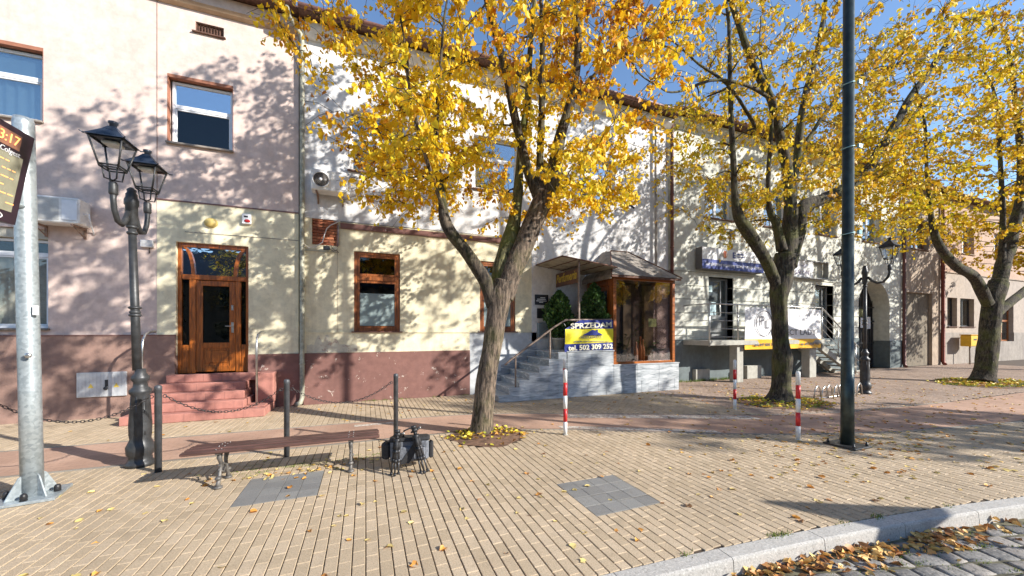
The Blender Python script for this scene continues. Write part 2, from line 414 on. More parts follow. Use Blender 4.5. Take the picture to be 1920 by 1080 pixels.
# pink cycle strip and its borders
def pinkmat():
    N=NT('pink_strip'); co=N.coord(); a=N.noise(1.1,co,7,.65); c=N.ramp(a,[(.36,(.38,.235,.165)),(.64,(.52,.335,.24))])
    b=N.n('ShaderNodeTexBrick'); b.inputs['Scale'].default_value=1; b.inputs['Brick Width'].default_value=.2; b.inputs['Row Height'].default_value=.1; b.inputs['Mortar Size'].default_value=.004; b.inputs['Color1'].default_value=(.93,.93,.93,1); b.inputs['Color2'].default_value=(1,1,1,1); b.inputs['Mortar'].default_value=(.72,.70,.68,1)
    N.l(co,b.inputs['Vector']); c=N.mix(1,c,b.outputs['Color'],'MULTIPLY')
    s=N.noise(120,co,3,.7); c=N.mix(N.ramp(s,[(.35,(.3,)*3),(.5,(0,)*3)]),c,(.2,.11,.08))
    w=N.noise(1.6,co,9,.75); c=N.mix(N.ramp(w,[(.58,(0,)*3),(.68,(.35,)*3)]),c,(.55,.42,.33))
    N.l(c,N.b.inputs['Base Color']); N.b.inputs['Roughness'].default_value=.9; N.bump(s,.5,.003); return N.m
fx=[-40,-9]+[i*.5 for i in range(-17,28)]+[16,20,32,60]
cp=strip(lambda x:interp(LOW,x)+.01,lambda x:interp(UPP,x)-.01,-.001,fx).build('cycle_path',pinkmat()); cp['kind']='structure'
EDG=stonerand('grey_edging',(.24,.21,.17),(.31,.27,.22),(.38,.34,.28))
for fn,nm in ((LOW,'lower'),(UPP,'upper')):
    m=MB(); sgn=-1 if fn is LOW else 1
    x=-9.0
    while x<14:
        xa,xb=x+.004,x+.996
        ya,yb=interp(fn,xa),interp(fn,xb); w=.06*sgn
        vs=[(xa,ya,.0),(xb,yb,.0),(xb,yb+w,.0),(xa,ya+w,.0)]; lo=[(a,b,-.05) for a,b,c in vs]
        m.add(vs+lo,[(0,1,2,3),(0,4,5,1),(1,5,6,2),(2,6,7,3),(3,7,4,0)]); x+=1
    m.build('edging_strip',EDG,pave,'stuff')
# worn white lines at the crossing
WLN=None
def wl():
    N=NT('worn_white_line'); co=N.coord(); a=N.noise(11,co,8,.8); m=N.ramp(a,[(.38,(0,)*3),(.56,(1,)*3)])
    tr=N.n('ShaderNodeBsdfTransparent'); N.b.inputs['Base Color'].default_value=(.62,.56,.48,1); N.b.inputs['Roughness'].default_value=.9
    mx=N.n('ShaderNodeMixShader'); N.l(m,mx.inputs[0]); N.l(tr.outputs[0],mx.inputs[1]); N.l(N.b.outputs[0],mx.inputs[2]); N.l(mx.outputs[0],N.out.inputs[0]); return N.m
WLN=wl()
def wline(x0,x1,fn,o0,o1):
    n=10; vs=[]
    for i in range(n+1):
        x=x0+(x1-x0)*i/n; vs+=[(x,interp(fn,x)+o0,.004),(x,interp(fn,x)+o1,.004)]
    MB().add(vs,[(2*i,2*i+2,2*i+3,2*i+1) for i in range(n)]).build('painted_line',WLN,cp)
wline(3.9,7.6,UPP,-.42,-.08); wline(3.4,5.9,LOW,.02,.22); wline(-.2,.6,UPP,-.35,-.2)
# kerb
KERB=stonerand('granite_kerb',(.42,.40,.37),(.47,.45,.415),(.51,.49,.455),.6,.3,speck=90)
KERBT=KERB
kerb=bpy.data.objects.new('kerb',None); col.objects.link(kerb)
kerb['kind']='structure'
x=-8.28
while x<26:
    xa,xb=x+.004,x+1.0-.004
    def nrm(x): 
        s=(yk(x+.01)-yk(x-.01))/.02; l=math.hypot(1,s); return (s/l,-1/l)
    na,nb=nrm(xa),nrm(xb); W=.15; b=.018
    def P(t,o,z):
        xx=xa+(xb-xa)*t; yy=yk(xx); nn=nrm(xx); return (xx+nn[0]*o,yy+nn[1]*o,z)
    prof=[(0,-.16),(0,.0),(.004,.004),(W-b,.004),(W-b*.3,-.004),(W,-.02),(W+.01,-.17)]
    vs=[];
    for t in (0,.5,1):
        for (o_,z_) in prof: vs.append(P(t,o_,z_))
    k=len(prof); fs=[(r*k+i,r*k+i+1,(r+1)*k+i+1,(r+1)*k+i) for r in range(2) for i in range(k-1)]+[tuple(range(k)),tuple(range(3*k-1,2*k-1,-1))]
    MB().add(vs,fs).build('kerb_stone',KERB,kerb)
    x+=1
# cobbled road
rd=strip(lambda x:-9,lambda x:yk(x)-.14,-.128).build('road',paint('road_joint_soil',(.11,.10,.06),.95,nscale=12,var=.5)); rd['kind']='structure'
SETM=stonerand('granite_sett',(.15,.145,.14),(.24,.23,.215),(.34,.30,.26),1.0,.4,.85,60)
setts=[]
row=0; 
for j in range(60):
    # rows run at a slant to the kerb
    v=-.8+j*.165
    u=-1.0+random.uniform(-.1,.1)
    while u<15:
        L=random.uniform(.17,.30)
        # rotate by -14 degrees
        a=R(-16); cx=u+L/2; cy=v-3.2
        x=math.cos(a)*cx-math.sin(a)*cy; y=math.sin(a)*cx+math.cos(a)*cy+1.6
        if x>1.0 and x<14 and y<yk(x)-.26 and y>-3.5: setts.append((x,y,L,.157,a))
        u+=L+.012
def sett_geo(L,Wd,a,x=0,y=0,z=-.12):
    j=lambda s:random.uniform(-s,s); vs=[]
    for (ins,zz,jj) in ((.0,-.02,.007),(.007,-.001,.009),(.03,.006,.008)):
        for (sx,sy) in ((-1,-1),(0,-1.06),(1,-1),(1,1),(0,1.06),(-1,1)):
            px=sx*(L/2-ins)+j(jj); py=sy*(Wd/2-ins)+j(jj)
            vs.append((x+math.cos(a)*px-math.sin(a)*py,y+math.sin(a)*px+math.cos(a)*py,z+zz+j(.003)))
    fs=[(12,13,16,17),(13,14,15,16)]
    for r in range(2):
        for i in range(6): fs.append((r*6+i,r*6+(i+1)%6,r*6+6+(i+1)%6,r*6+6+i))
    return vs,fs
def sscore(s):
    p=PIX(s[0],s[1],-.12)
    return -DEP(s[0],s[1]) if (-20<p[0]<1940 and p[1]<1100) else -99
so_=sorted(range(len(setts)),key=lambda i:-sscore(setts[i])); ssel=set(so_[:300])
svar=[]
for k in range(12):
    v,f=sett_geo(.23,.157,0,0,0,0); svar.append(MB().add(v,f,True).mesh('sett',SETM))
big=MB()
for i,s in enumerate(setts):
    if i in ssel:
        o=bpy.data.objects.new('sett',random.choice(svar)); o.location=(s[0],s[1],-.12+random.uniform(-.004,.004)); o.rotation_euler=(random.uniform(-.03,.03),random.uniform(-.03,.03),s[4]+random.uniform(-.09,.09)); o.scale=(s[2]/.23,random.uniform(.8,1.04),1); o.parent=rd; col.objects.link(o)
    else:
        v,f=sett_geo(s[2],s[3],s[4],s[0],s[1]); big.add(v,f,True)
big.build('sett_field',SETM,rd,'stuff')
# ================================================================ BUILDINGS
def wallpart(name,x0,x1,z0,z1,holes,m,parent,y=YF,th=.35,kind=None,step=None):
    """a thick wall with rectangular openings (cells butted into one skin with reveals)"""
    hs=[(max(a,x0),min(b,x1),max(c,z0),min(d,z1)) for a,b,c,d in holes if a<x1 and b>x0 and c<z1 and d>z0]
    X=sorted({x0,x1}|{h[0] for h in hs}|{h[1] for h in hs}); Z=sorted({z0,z1}|{h[2] for h in hs}|{h[3] for h in hs})
    solid=lambda i,j: 0<=i<len(X)-1 and 0<=j<len(Z)-1 and not any(h[0]<=(X[i]+X[i+1])/2<=h[1] and h[2]<=(Z[j]+Z[j+1])/2<=h[3] for h in hs)
    bm=MB(); idx={}
    def V(x,yy,z):
        k=(round(x,4),round(yy,4),round(z,4))
        if k not in idx: idx[k]=len(bm.v); bm.v.append(k)
        return idx[k]
    def Fq(*p): bm.f.append(tuple(V(*q) for q in p)); bm.smooth.append(False)
    for i in range(len(X)-1):
        for j in range(len(Z)-1):
            if not solid(i,j): continue
            a,b,c,d=X[i],X[i+1],Z[j],Z[j+1]
            Fq((a,y,c),(b,y,c),(b,y,d),(a,y,d)); Fq((a,y+th,c),(a,y+th,d),(b,y+th,d),(b,y+th,c))
            if not solid(i-1,j): Fq((a,y,c),(a,y,d),(a,y+th,d),(a,y+th,c))
            if not solid(i+1,j): Fq((b,y,c),(b,y+th,c),(b,y+th,d),(b,y,d))
            if not solid(i,j-1): Fq((a,y,c),(a,y+th,c),(b,y+th,c),(b,y,c))
            if not solid(i,j+1): Fq((a,y,d),(b,y,d),(b,y+th,d),(a,y+th,d))
    return bm.build(name,m,parent,kind)
def frame(b,x0,x1,z0,z1,y,w=.06,d=.07):
    b.cbox(x0,x0+w,y,y+d,z0,z1,.006); b.cbox(x1-w,x1,y,y+d,z0,z1,.006)
    b.cbox(x0+w-.001,x1-w+.001,y+.002,y+d-.002,z0,z0+w,.006); b.cbox(x0+w-.001,x1-w+.001,y+.002,y+d-.002,z1-w,z1,.006)
def window(parent,x0,x1,z0,z1,fm,trans=None,mull=(),y=YF+.13,w=.055,sill=None,gl=None,blind=None,label=None,lower_dark=False,sillm=None,curtain=None,split=False):
    b=MB(); frame(b,x0,x1,z0,z1,y,w)
    if trans: b.cbox(x0+w,x1-w,y+.004,y+.066,trans-.045,trans+.045,.006)
    for mx in mull: b.cbox(mx-.035,mx+.035,y+.006,y+.064,z0+w,(trans-.045) if trans else z1-w,.006)
    # inner sash profiles
    zs=[z0+w,(trans-.045) if trans else z1-w]; xs_=[x0+w]+[q for mx in mull for q in (mx-.035,mx+.035)]+[x1-w]
    for k in range(0,len(xs_),2): frame(b,xs_[k]+.002,xs_[k+1]-.002,zs[0]+.002,zs[1]-.002,y+.012,.03,.045)
    o=b.build('window',fm,parent,label=label)
    if split or trans:
        MB().box(x0+w,x1-w,y+.035,y+.041,z0+w,trans-.046).build('pane',GLSD if split else (gl or GLS),o); MB().box(x0+w,x1-w,y+.035,y+.041,trans+.046,z1-w).build('pane',glass('fanlight_glass',.5) if split else (gl or GLS),o)
    else: MB().box(x0+w,x1-w,y+.035,y+.041,z0+w,z1-w).build('pane',gl or GLS,o)
    if sill:
        MB().cbox(x0-.05,x1+.05,YF-.07,y,z0-.045,z0-.004,.006).build('sill',sillm or SLATE,o)
    if blind:   # (za,zb, material, slat)
        za,zb,bmat=blind; s_=MB(); z=za
        while z<zb:
            s_.box(x0+w+.01,x1-w-.01,y+.075,y+.095,z,z+.018); z+=.024
        s_.build('blind',bmat,o,'stuff')
    if curtain:
        za,zb,cm=curtain; s_=MB(); n=60; vs=[]
        for i in range(n+1):
            t=i/n; xx=x0+w+(x1-x0-2*w)*t; yy=y+.12+.022*math.sin(t*46+math.sin(t*9)*2)
            vs+=[(xx,yy,za),(xx,yy,zb)]
        s_.add(vs,[(2*i,2*i+2,2*i+3,2*i+1) for i in range(n)],True); s_.build('curtain',cm,o)
    return o
CURT=paint('net_curtain',(.55,.56,.58),.9,var=.05); BLND=paint('pale_blind',(.30,.38,.38),.6,var=.04); BLNDV=paint('beige_vertical_blind',(.42,.39,.33),.8)
REV=plaster('terracotta_reveal',(.36,.15,.09),.2,(.3,.12,.08))
def house(label,cat,x0,x1,rear,roofz,depth=9,eave=.45,ridge=2.2,loc=None):
    t=thing('building',label,cat,(x0,YF,0))
    MB().box(x0+.02,x1-.02,YF+.85,YF+.9,0,roofz-.1).build('dark_backing',INTER,t)  # thin backing sheet, room darkness behind the windows put into its near-black colour
    MB().box(x0+.02,x1-.02,YF+.91,YF+depth,0,roofz-.1).build('rear_block',rear,t)
    return t
def roof(t,x0,x1,z,eave=.4,depth=9,rise=2.6,m=TILE,gutter=PIPEB):
    b=MB(); y0=YF-eave; ym=YF+depth/2
    b.prism([(y0,z),(ym,z+rise),(YF+depth+eave,z),(YF+depth+eave,z-.07),(y0,z-.07)],(x0,x1),'x'); r=b.build('roof',m,t)
    tl=MB(); 
    n=int((x1-x0)/.24)
    for i in range(n):      # rounded tile ribs running up the slope
        xx=x0+.12+i*(x1-x0-.2)/max(1,n-1)
        tl.tube([(xx,y0-.015,z+.005),(xx,ym,z+rise+.012)],.035,5)
    tl.build('tile_ribs',m,r,'stuff')
    gp=[]; gb=MB(); k=9
    vs=[];
    for xx in (x0+.02,x1-.02):
        for j in range(k):
            an=math.pi+math.pi*j/(k-1); vs.append((xx,y0-.07+.075*math.cos(an),z-.02+.075*math.sin(an)))
        for j in range(k-1,-1,-1):
            an=math.pi+math.pi*j/(k-1); vs.append((xx,y0-.07+.066*math.cos(an),z-.02+.066*math.sin(an)))
    K=2*k; gb.add(vs,[(i,(i+1)%K,K+(i+1)%K,K+i) for i in range(K)]+[tuple(range(K)),tuple(range(2*K-1,K-1,-1))])
    gb.build('gutter',gutter,r); return r
# ---- 1. pink building --------------------------------------------------------
T=house('two-storey pink plastered house with brown plinth and orange front door','building',-14,-1.52,PINK,9.3)
H1=[(-7.9,-6.03,6.0,7.5),(-4.07,-2.86,5.97,7.5),(-3.57,-3.04,8.56,8.79),(-7.9,-5.96,1.85,3.86),(-3.91,-2.56,.86,3.8),(-11.2,-9.3,6.0,7.5),(-11.2,-9.3,1.85,3.86)]
wallpart('wall',-14,-4.2401,1.73,9.03,H1,PINK,T)
wallpart('wall',-4.24,-1.53,4.70,9.03,H1,PINK,T,YF+.004)
wallpart('wall',-4.24,-1.53,1.27,4.70,H1,YEL,T,YF-.012,.36)
MB().box(-4.25,-1.53,YF-.03,YF-.0125,4.685,4.712).build('band',PIPEB,T)
MB().box(-3.75,-1.53,YF-.019,YF-.0125,4.02,4.036).build('groove_band',SLATE,T)
MB().box(-4.247,-4.237,YF-.006,YF+.001,4.70,9.03).build('joint',BRN2,T)
wallpart('plinth',-14,-3.9105,.0,1.715,[],BRN2,T,YF-.06,.4)
MB().box(-14,-3.9105,YF-.075,YF-.001,1.7155,1.735).build('plinth_cap',BRN,T)
wallpart('plinth',-2.56,-1.46,.0,1.268,[],BRN,T,YF-.045,.4)
wallpart('wall',-14,-1.53,9.12,9.36,[],PINK,T,YF-.16,.5)
MB().prism([(YF-.16,9.12),(YF-.10,9.06),(YF-.03,9.031),(YF+.3,9.031),(YF+.3,9.1195),(YF-.16,9.1195)],(-14,-1.53),'x').build('cornice',plaster('ochre_cornice',(.50,.36,.24),.4,(.3,.2,.14)),T)
roof(T,-14.2,-1.5,9.46,.42)
# reveals in terracotta (thin lining boards)
def lining(x0,x1,z0,z1,m,y=YF,d=.12,th=.035,bottom=False):
    b=MB(); b.box(x0+.001,x0+th,y+.003,y+d,z0,z1-.001); b.box(x1-th,x1-.001,y+.003,y+d,z0,z1-.001); b.box(x0+th+.001,x1-th-.001,y+.003,y+d,z1-.07,z1-.002)
    return b.build('lining',m,T)
def pvc(x0,x1,z0,z1,tr,**k): return window(T,x0,x1,z0,z1,WPVC,trans=tr,sill=True,sillm=SLATE,**k)
lining(-4.07,-2.86,5.97,7.5,REV,th=.012); lining(-7.9,-6.03,6.0,7.5,REV,th=.012)
w=pvc(-4.03,-2.9,5.99,7.41,6.86,w=.05,split=True)
w=pvc(-7.86,-6.07,6.02,7.41,6.9,curtain=(6.08,6.85,CURT))
MB().box(-7.8,-6.12,YF+.21,YF+.22,6.95,7.33).build('roller_blind',CURT,w)
pvc(-7.88,-5.98,1.87,3.66,3.36,curtain=(1.9,3.3,BLNDV),mull=(-6.9,),gl=GLSC)
MB().box(-7.88,-5.98,YF+.05,YF+.3,3.67,3.85).build('roller_box',PATCH,T)
pvc(-11.2,-9.3,6.02,7.48,6.9); pvc(-11.2,-9.3,1.87,3.84,3.36)
v=MB(); frame(v,-3.57,-3.04,8.56,8.79,YF+.02,.02,.05); 
for i in range(9): v.box(-3.53+i*.056,-3.515+i*.056,YF+.06,YF+.09,8.58,8.77)
v.build('vent_grille',TILE,T); MB().cbox(-3.62,-3.0,YF-.05,YF+.06,8.53,8.559,.004).build('sill',TILE,T)
# door
b=MB(); y=YF+.06; X0,X1,Z0,Z1=-3.91,-2.56,.862,3.8
b.cbox(X0,X0+.07,y,y+.1,Z0,Z1,.008); b.cbox(X1-.07,X1,y,y+.1,Z0,Z1,.008); b.cbox(X0+.07,X1-.07,y+.002,y+.098,Z1-.09,Z1,.008); b.cbox(X0+.07,X1-.07,y-.012,y+.095,2.98,3.09,.01)
b.cbox(-3.70,-3.585,y-.01,y+.09,Z0,2.98,.01); b.cbox(-2.83,-2.73,y-.01,y+.09,Z0,2.98,.01)
for xa,xb in ((-3.84,-3.70),(-2.73,-2.63)):
    b.cbox(xa,xb,y+.01,y+.07,Z0,1.5,.008); b.cbox(xa+.025,xb-.025,y-.002,y+.011,1.0,1.4,.004)
for sgn,cx in ((1,-3.84),(-1,-2.63)):   # curved bars in the fanlight
    pts=[(cx+sgn*(.02+.19*math.sin(t*math.pi/2)),y+.045,3.71-.62*(1-math.cos(t*math.pi/2))) for t in [i/10 for i in range(11)]]
    vs=[];
    for p in pts: vs+=[(p[0]-.032,y,p[2]),(p[0]+.032,y,p[2]),(p[0]+.032,y+.08,p[2]),(p[0]-.032,y+.08,p[2])]
    b.add(vs,[(4*i+j,4*i+(j+1)%4,4*i+4+(j+1)%4,4*i+4+j) for i in range(10) for j in range(4)])
D=b.build('door_frame',WOODO,T)
MB().box(-3.84,-2.63,y+.045,y+.051,3.09,3.71).build('fanlight_pane',glass('fanlight_glass',.5),D)
MB().box(-3.84,-3.70,y+.045,y+.051,1.5,2.98).build('side_pane',GLSD,D); MB().box(-2.73,-2.63,y+.045,y+.051,1.5,2.98).build('side_pane',GLSD,D)
b=MB(); xa,xb=-3.58,-2.835
b.cbox(xa,xa+.12,y+.01,y+.07,Z0+.02,2.97,.008); b.cbox(xb-.12,xb,y+.01,y+.07,Z0+.02,2.97,.008); b.cbox(xa+.12,xb-.12,y+.012,y+.068,2.85,2.97,.008); b.cbox(xa+.12,xb-.12,y+.012,y+.068,1.42,1.55,.008); b.cbox(xa+.12,xb-.12,y+.012,y+.068,Z0+.02,1.02,.008)
b.box(xa+.12,xb-.12,y+.03,y+.055,1.02,1.42); b.cbox(xa+.15,xb-.15,y+.014,y+.03,1.08,1.37,.01)
L=b.build('door',WOODO,T); MB().box(xa+.12,xb-.12,y+.035,y+.041,1.55,2.85).build('pane',GLSD,L)
MB().cbox(-2.915,-2.875,y-.004,y+.0095,2.3,2.42,.004).build('lock_plate',STEEL,L)
h=MB(); h.cbox(-2.915,-2.87,y-.004,y+.0095,1.78,2.02,.004); h.tube([(-2.893,y-.004,1.93),(-2.893,y-.05,1.93),(-3.02,y-.05,1.93)],.01,8); h.build('handle',STEEL,L)
# items on the pink house
def ac_unit(label,x0,x1,z0,z1,fan_x,yo=.34,fan=True,grp=None):
    t=thing('air_conditioner',label,'air conditioner',((x0+x1)/2,YF,z0))
    y1=YF-.07;y0=y1-yo
    MB().cbox(x0,x1,y0,y1,z0,z1,.02).build('casing',paint('ac_white',(.76,.75,.71),.45,var=.06,dirt=.15),t)
    r=min((z1-z0),(x1-x0)*.55)*.43; cx,cz=fan_x,(z0+z1)/2
    if fan:
        f=MB(); f.lathe((cx,y0+.002,cz),[(r,0),(r,.03),(r*.9,.035),(r*.9,.0)],28,Matrix.Rotation(R(90),4,'X')); ring=f.build('fan_ring',WPVC,t)
        MB().lathe((cx,y0-.001,cz),[(.001,0),(r*.9,0),(r*.9,.004),(.001,.005)],28,Matrix.Rotation(R(90),4,'X')).build('fan_well',BLACK,ring)
        f=MB()
        for k in range(24):
            a=2*math.pi*k/24; f.tube([(cx+math.cos(a)*r*.18,y0-.03,cz+math.sin(a)*r*.18),(cx+math.cos(a+.3)*r*.92,y0-.03,cz+math.sin(a+.3)*r*.92)],.0022,4)
        for q in (.35,.5,.65,.8,.95): 
            f.tube([(cx+math.cos(2*math.pi*k/28)*r*q,y0-.031,cz+math.sin(2*math.pi*k/28)*r*q) for k in range(29)],.0022,4,cap=False)
        f.build('fan_grille',SLATE,t); MB().lathe((cx,y0-.034,cz),[(.001,0),(r*.2,0),(r*.2,.004),(.001,.008)],16,Matrix.Rotation(R(90),4,'X')).build('fan_hub',WPVC,t)
    else:
        f=MB(); z=z0+.05
        while z<z1-.04: f.box(x0+.05,x0+(x1-x0)*.64,y0-.006,y0-.0005,z,z+.008); z+=.018
        f.build('grille',paint('ac_grey',(.5,.49,.46),.5),t)
    f=MB(); f.cbox(x0+(x1-x0)*.69,x1-.03,y0-.01,y0-.0005,z0+.06,z1-.05,.004); f.build('side_panel',WPVC,t)
    f=MB()
    for xx in (x0+.12,x1-.12): f.box(xx-.018,xx+.018,y0+.02,YF-.001,z0-.035,z0-.002); f.box(xx-.018,xx+.018,YF-.03,YF-.001,z0-.22,z0-.0355); f.tube([(xx,YF-.02,z0-.2),(xx,y0+.08,z0-.04)],.012,5)
    f.build('bracket',paint('rusty_bracket',(.3,.2,.15),.7,var=.4),t)
    h=MB(); h.tube([(x1+.0,y0+.12,z0+.22),(x1+.07,y0+.14,z0+.24),(x1+.08,y0+.16,z0+.1),(x1+.02,YF-.05,z0-.05),(x1+.02,YF-.012,z0-.12)],.014,6); h.build('hose',WPVC,t)
    return t
ac_unit('white air conditioner above the ground-floor window of the pink house',-6.1,-5.28,3.93,4.44,-5.8,fan=False)
ac_unit('white air conditioner with round fan on the white wall beside the downpipe',-1.22,-.42,5.2,5.7,-1.0)
t=thing('electric_meter_box','flat pale metal utility box with yellow stickers set in the brown plinth','utility box',(-5.1,YF-.06,.45))
MB().cbox(-5.49,-4.71,YF-.10,YF-.061,.45,.96,.006).build('door_panel',paint('pale_metal_panel',(.62,.64,.66),.4,.4,var=.1,dirt=.1),t)
f=MB(); 
for i in range(13): f.box(-5.46+i*.056,-5.457+i*.056,YF-.1025,YF-.1003,.47,.94)
f.build('grooves',paint('panel_line',(.45,.47,.5),.5),t)
STK=paint('yellow_sticker',(.75,.55,.1),.5)
for xx in (-5.27,-4.87): MB().prism([(xx-.045,.64),(xx+.045,.64),(xx,.73)],(YF-.104,YF-.1027)).build('sticker',STK,t)
k=MB(); k.cbox(-5.05,-5.0,YF-.11,YF-.1003,.66,.8,.003); k.lathe((-5.035,YF-.11,.62),[(.02,-.03),(.035,-.01),(.035,.02),(.01,.04)],10); k.build('padlock',DMET,t)
t=thing('wall_lamp','round dull-yellow wall lamp above the orange door','lamp',(-3.25,YF,4.27)); 
p=FP(396,418,YF-.02); MB().lathe((p.x,YF-.013,p.z),[(.001,.09),(.07,.085),(.115,.05),(.13,.02),(.13,0)],24,Matrix.Rotation(R(90),4,'X')@Matrix.Diagonal((1.0,.86,1,1))).build('glass_cover',paint('yellowed_glass',(.55,.42,.14),.35),t)
p=FP(464,412,YF); t=thing('alarm_siren','white alarm box with red lens on the cream wall','alarm',(p.x,YF,p.z))
MB().cbox(p.x-.09,p.x+.09,YF-.085,YF-.013,p.z-.12,p.z+.12,.012).build('casing',WPVC,t); MB().lathe((p.x+.02,YF-.086,p.z-.05),[(.06,0),(.06,.012),(.03,.02),(.001,.021)],16,Matrix.Rotation(R(90),4,'X')@Matrix.Diagonal((1,.6,1,1))).build('lens',paint('red_lens',(.5,.03,.03),.2),t)
MB().box(p.x-.05,p.x+.03,YF-.087,YF-.0855,p.z+.03,p.z+.07).build('sticker',BLACK,t)
p=FP(278,458,YF); t=thing('junction_box','small grey junction box on the pink wall near the lamp post','junction box',(p.x,YF,p.z)); MB().cbox(p.x-.11,p.x+.11,YF-.08,YF-.001,p.z-.08,p.z+.08,.012).build('casing',paint('grey_plastic',(.5,.5,.5),.5),t); MB().tube([(p.x+.03,YF-.03,p.z-.08),(p.x+.03,YF-.02,p.z-.2)],.008,6).build('cable',DMET,t)
# red steps
t=thing('entrance_steps','red painted concrete steps in front of the orange door','steps',(-3.2,9.8,0))
ext=[(-4.36,-2.0,9.30,0,.172),(-4.25,-2.42,9.52,.172,.344),(-4.15,-2.47,9.74,.344,.516),(-4.05,-2.5,9.96,.516,.688),(-4.0,-2.3,10.18,.688,.86)]
for i,(a,b_,yy,za,zb) in enumerate(ext):
    MB().cbox(a,b_,yy,YF-.062,za+.001,zb,.012).build('step',REDST,t)
MB().cbox(-2.298,-1.98,10.02,YF-.047,.173,.86,.015).build('cheek_wall',REDST,t)
MB().cbox(-2.41,-2.05,9.5,10.018,.173,.2,.01).build('side_step',REDST,t)
tt=MB()
for (a,b_,yy,za,zb) in ext:
    xx=a+.33
    while xx<b_-.1: tt.box(xx-.002,xx+.002,yy-.0015,yy+.001,za+.01,zb-.012); xx+=.33
tt.build('joints',BRN,t,'stuff')
def handrail(label,px,xw):
    p=GP(px,770); 
    x=xw; t=thing('handrail',label,'handrail',(x,9.6,0),'curved steel handrails by the red steps')
    MB().tube([(x,9.55,.17),(x,9.55,1.45),(x,9.58,1.62),(x,9.66,1.74),(x+.02,9.82,1.80),(x+.04,9.95,1.80)],.022,10).build('rail',STEEL,t)
    MB().lathe((x,9.55,.172),[(.05,0),(.05,.008),(.022,.012)],12).build('base_flange',STEEL,t)
    return t
handrail('curved steel handrail on the left side of the red steps',300,-4.12); handrail('curved steel handrail on the right side of the red steps',475,-2.2)
# ---- downpipes ---------------------------------------------------------------
def downpipe(label,x,ztop,m,r=.05,foot=True,swan=True,y=YF-.1,mid=None):
    t=thing('downpipe',label,'drainpipe',(x,y,0))
    pts=[(x,y,.12 if foot else .02),(x,y,ztop-.5),(x,y,ztop-.45)]
    if foot: pts=[(x-.12,y-.12,.05),(x-.03,y-.05,.08),(x,y,.2)]+pts[1:]
    if swan: pts+=[(x-.03,y-.05,ztop-.3),(x-.22,y-.26,ztop-.12),(x-.26,y-.34,ztop-.02),(x-.26,y-.34,ztop+.1)]
    else: pts+=[(x,y,ztop)]
    MB().tube(pts,r,12).build('pipe',m,t)
    if mid: MB().tube([(x,y,.19),(x,y,mid)],r*1.06,12).build('lower_pipe',PIPEB,t)
    z=1.0
    while z<ztop-.6:
        MB().lathe((x,y,z),[(r+.001,0),(r+.012,0),(r+.012,.03),(r+.001,.03)],12).build('clamp',m,t)
        z+=1.9
    return t
downpipe('mossy grey downpipe between the pink and the white house',-1.44,9.3,paint('mossy_pipe',(.36,.35,.27),.6,.1,var=.3,dirt=.4),.055)
downpipe('thin grey downpipe near the right end of the white house',9.45,9.3,PIPEG,.045,foot=False,swan=False)
downpipe('dark red downpipe between the white and the grey house',10.18,9.3,paint('dark_red_pipe',(.13,.05,.04),.5,.2),.06,foot=False,swan=False)
downpipe('dark red downpipe at the right edge of the grey house',25.30,9.4,paint('dark_red_pipe',(.13,.05,.04),.5,.2),.07,swan=False)
downpipe('rusty red downpipe left of the peach house',29.15,9.2,paint('rust_red_pipe',(.2,.05,.03),.5,.2),.08,swan=False)
# ---- 2. white / cream house -----------------------------------------------------
T=house('white and cream plastered house with shop bay and brown plinth','building',-1.48,10.1,WHT,9.35)
H2=[(-.28,.86,1.79,3.88),(3.09,4.20,1.79,3.86),(-.39,1.0,5.93,7.5),(2.9,4.3,5.93,7.5),(6.35,7.8,6.1,7.5),(6.9,8.6,1.27,3.35)]
wallpart('wall',-1.48,10.1,4.6205,9.3,H2,WHT,T); 
wallpart('wall',4.7305,10.1,1.5,4.62,H2,WHT,T)
wallpart('wall',-1.48,4.73,1.78,4.62,H2+[(-1.24,-.68,3.97,4.62)],YEL,T,YF+.012,.34)
MB().box(-1.48,2.78,YF+.002,YF+.36,1.27,1.7795).build('wall',YEL,T)
MB().box(2.7805,4.9,YF+.0,YF+.36,1.27,1.7795).build('wall',plaster('bluish_plaster',(.55,.57,.58),.2,(.4,.4,.4)),T)
MB().box(-1.40,4.73,YF-.022,YF+.0015,1.775,1.795).build('ledge',YEL,T)
wallpart('plinth',-1.42,2.78,0,1.2695,[],BRN,T,YF-.03,.4); wallpart('plinth',2.7805,4.9,0,1.2695,[],plaster('bluish_plaster',(.55,.57,.58),.2,(.4,.4,.4)),T,YF-.025,.4)
MB().box(4.9,10.1,YF,YF+.35,0,1.5).build('wall',WHT,T)
MB().cbox(-.6,3.9,YF-.035,YF+.011,4.42,4.56,.006).build('brown_band',BRN,T)
MB().tube([(-.75,YF-.03,4.59),(1.5,YF-.045,4.60),(3.9,YF-.03,4.60)],.014,6).build('cable_duct',PIPEG,T)
MB().prism([(YF-.25,9.15),(YF-.1,9.02),(YF-.001,9.0),(YF-.001,9.2995),(YF-.25,9.2995)],(-1.48,10.1),'x').build('cornice',WHT,T)
roof(T,-1.48,10.2,9.42,.5)
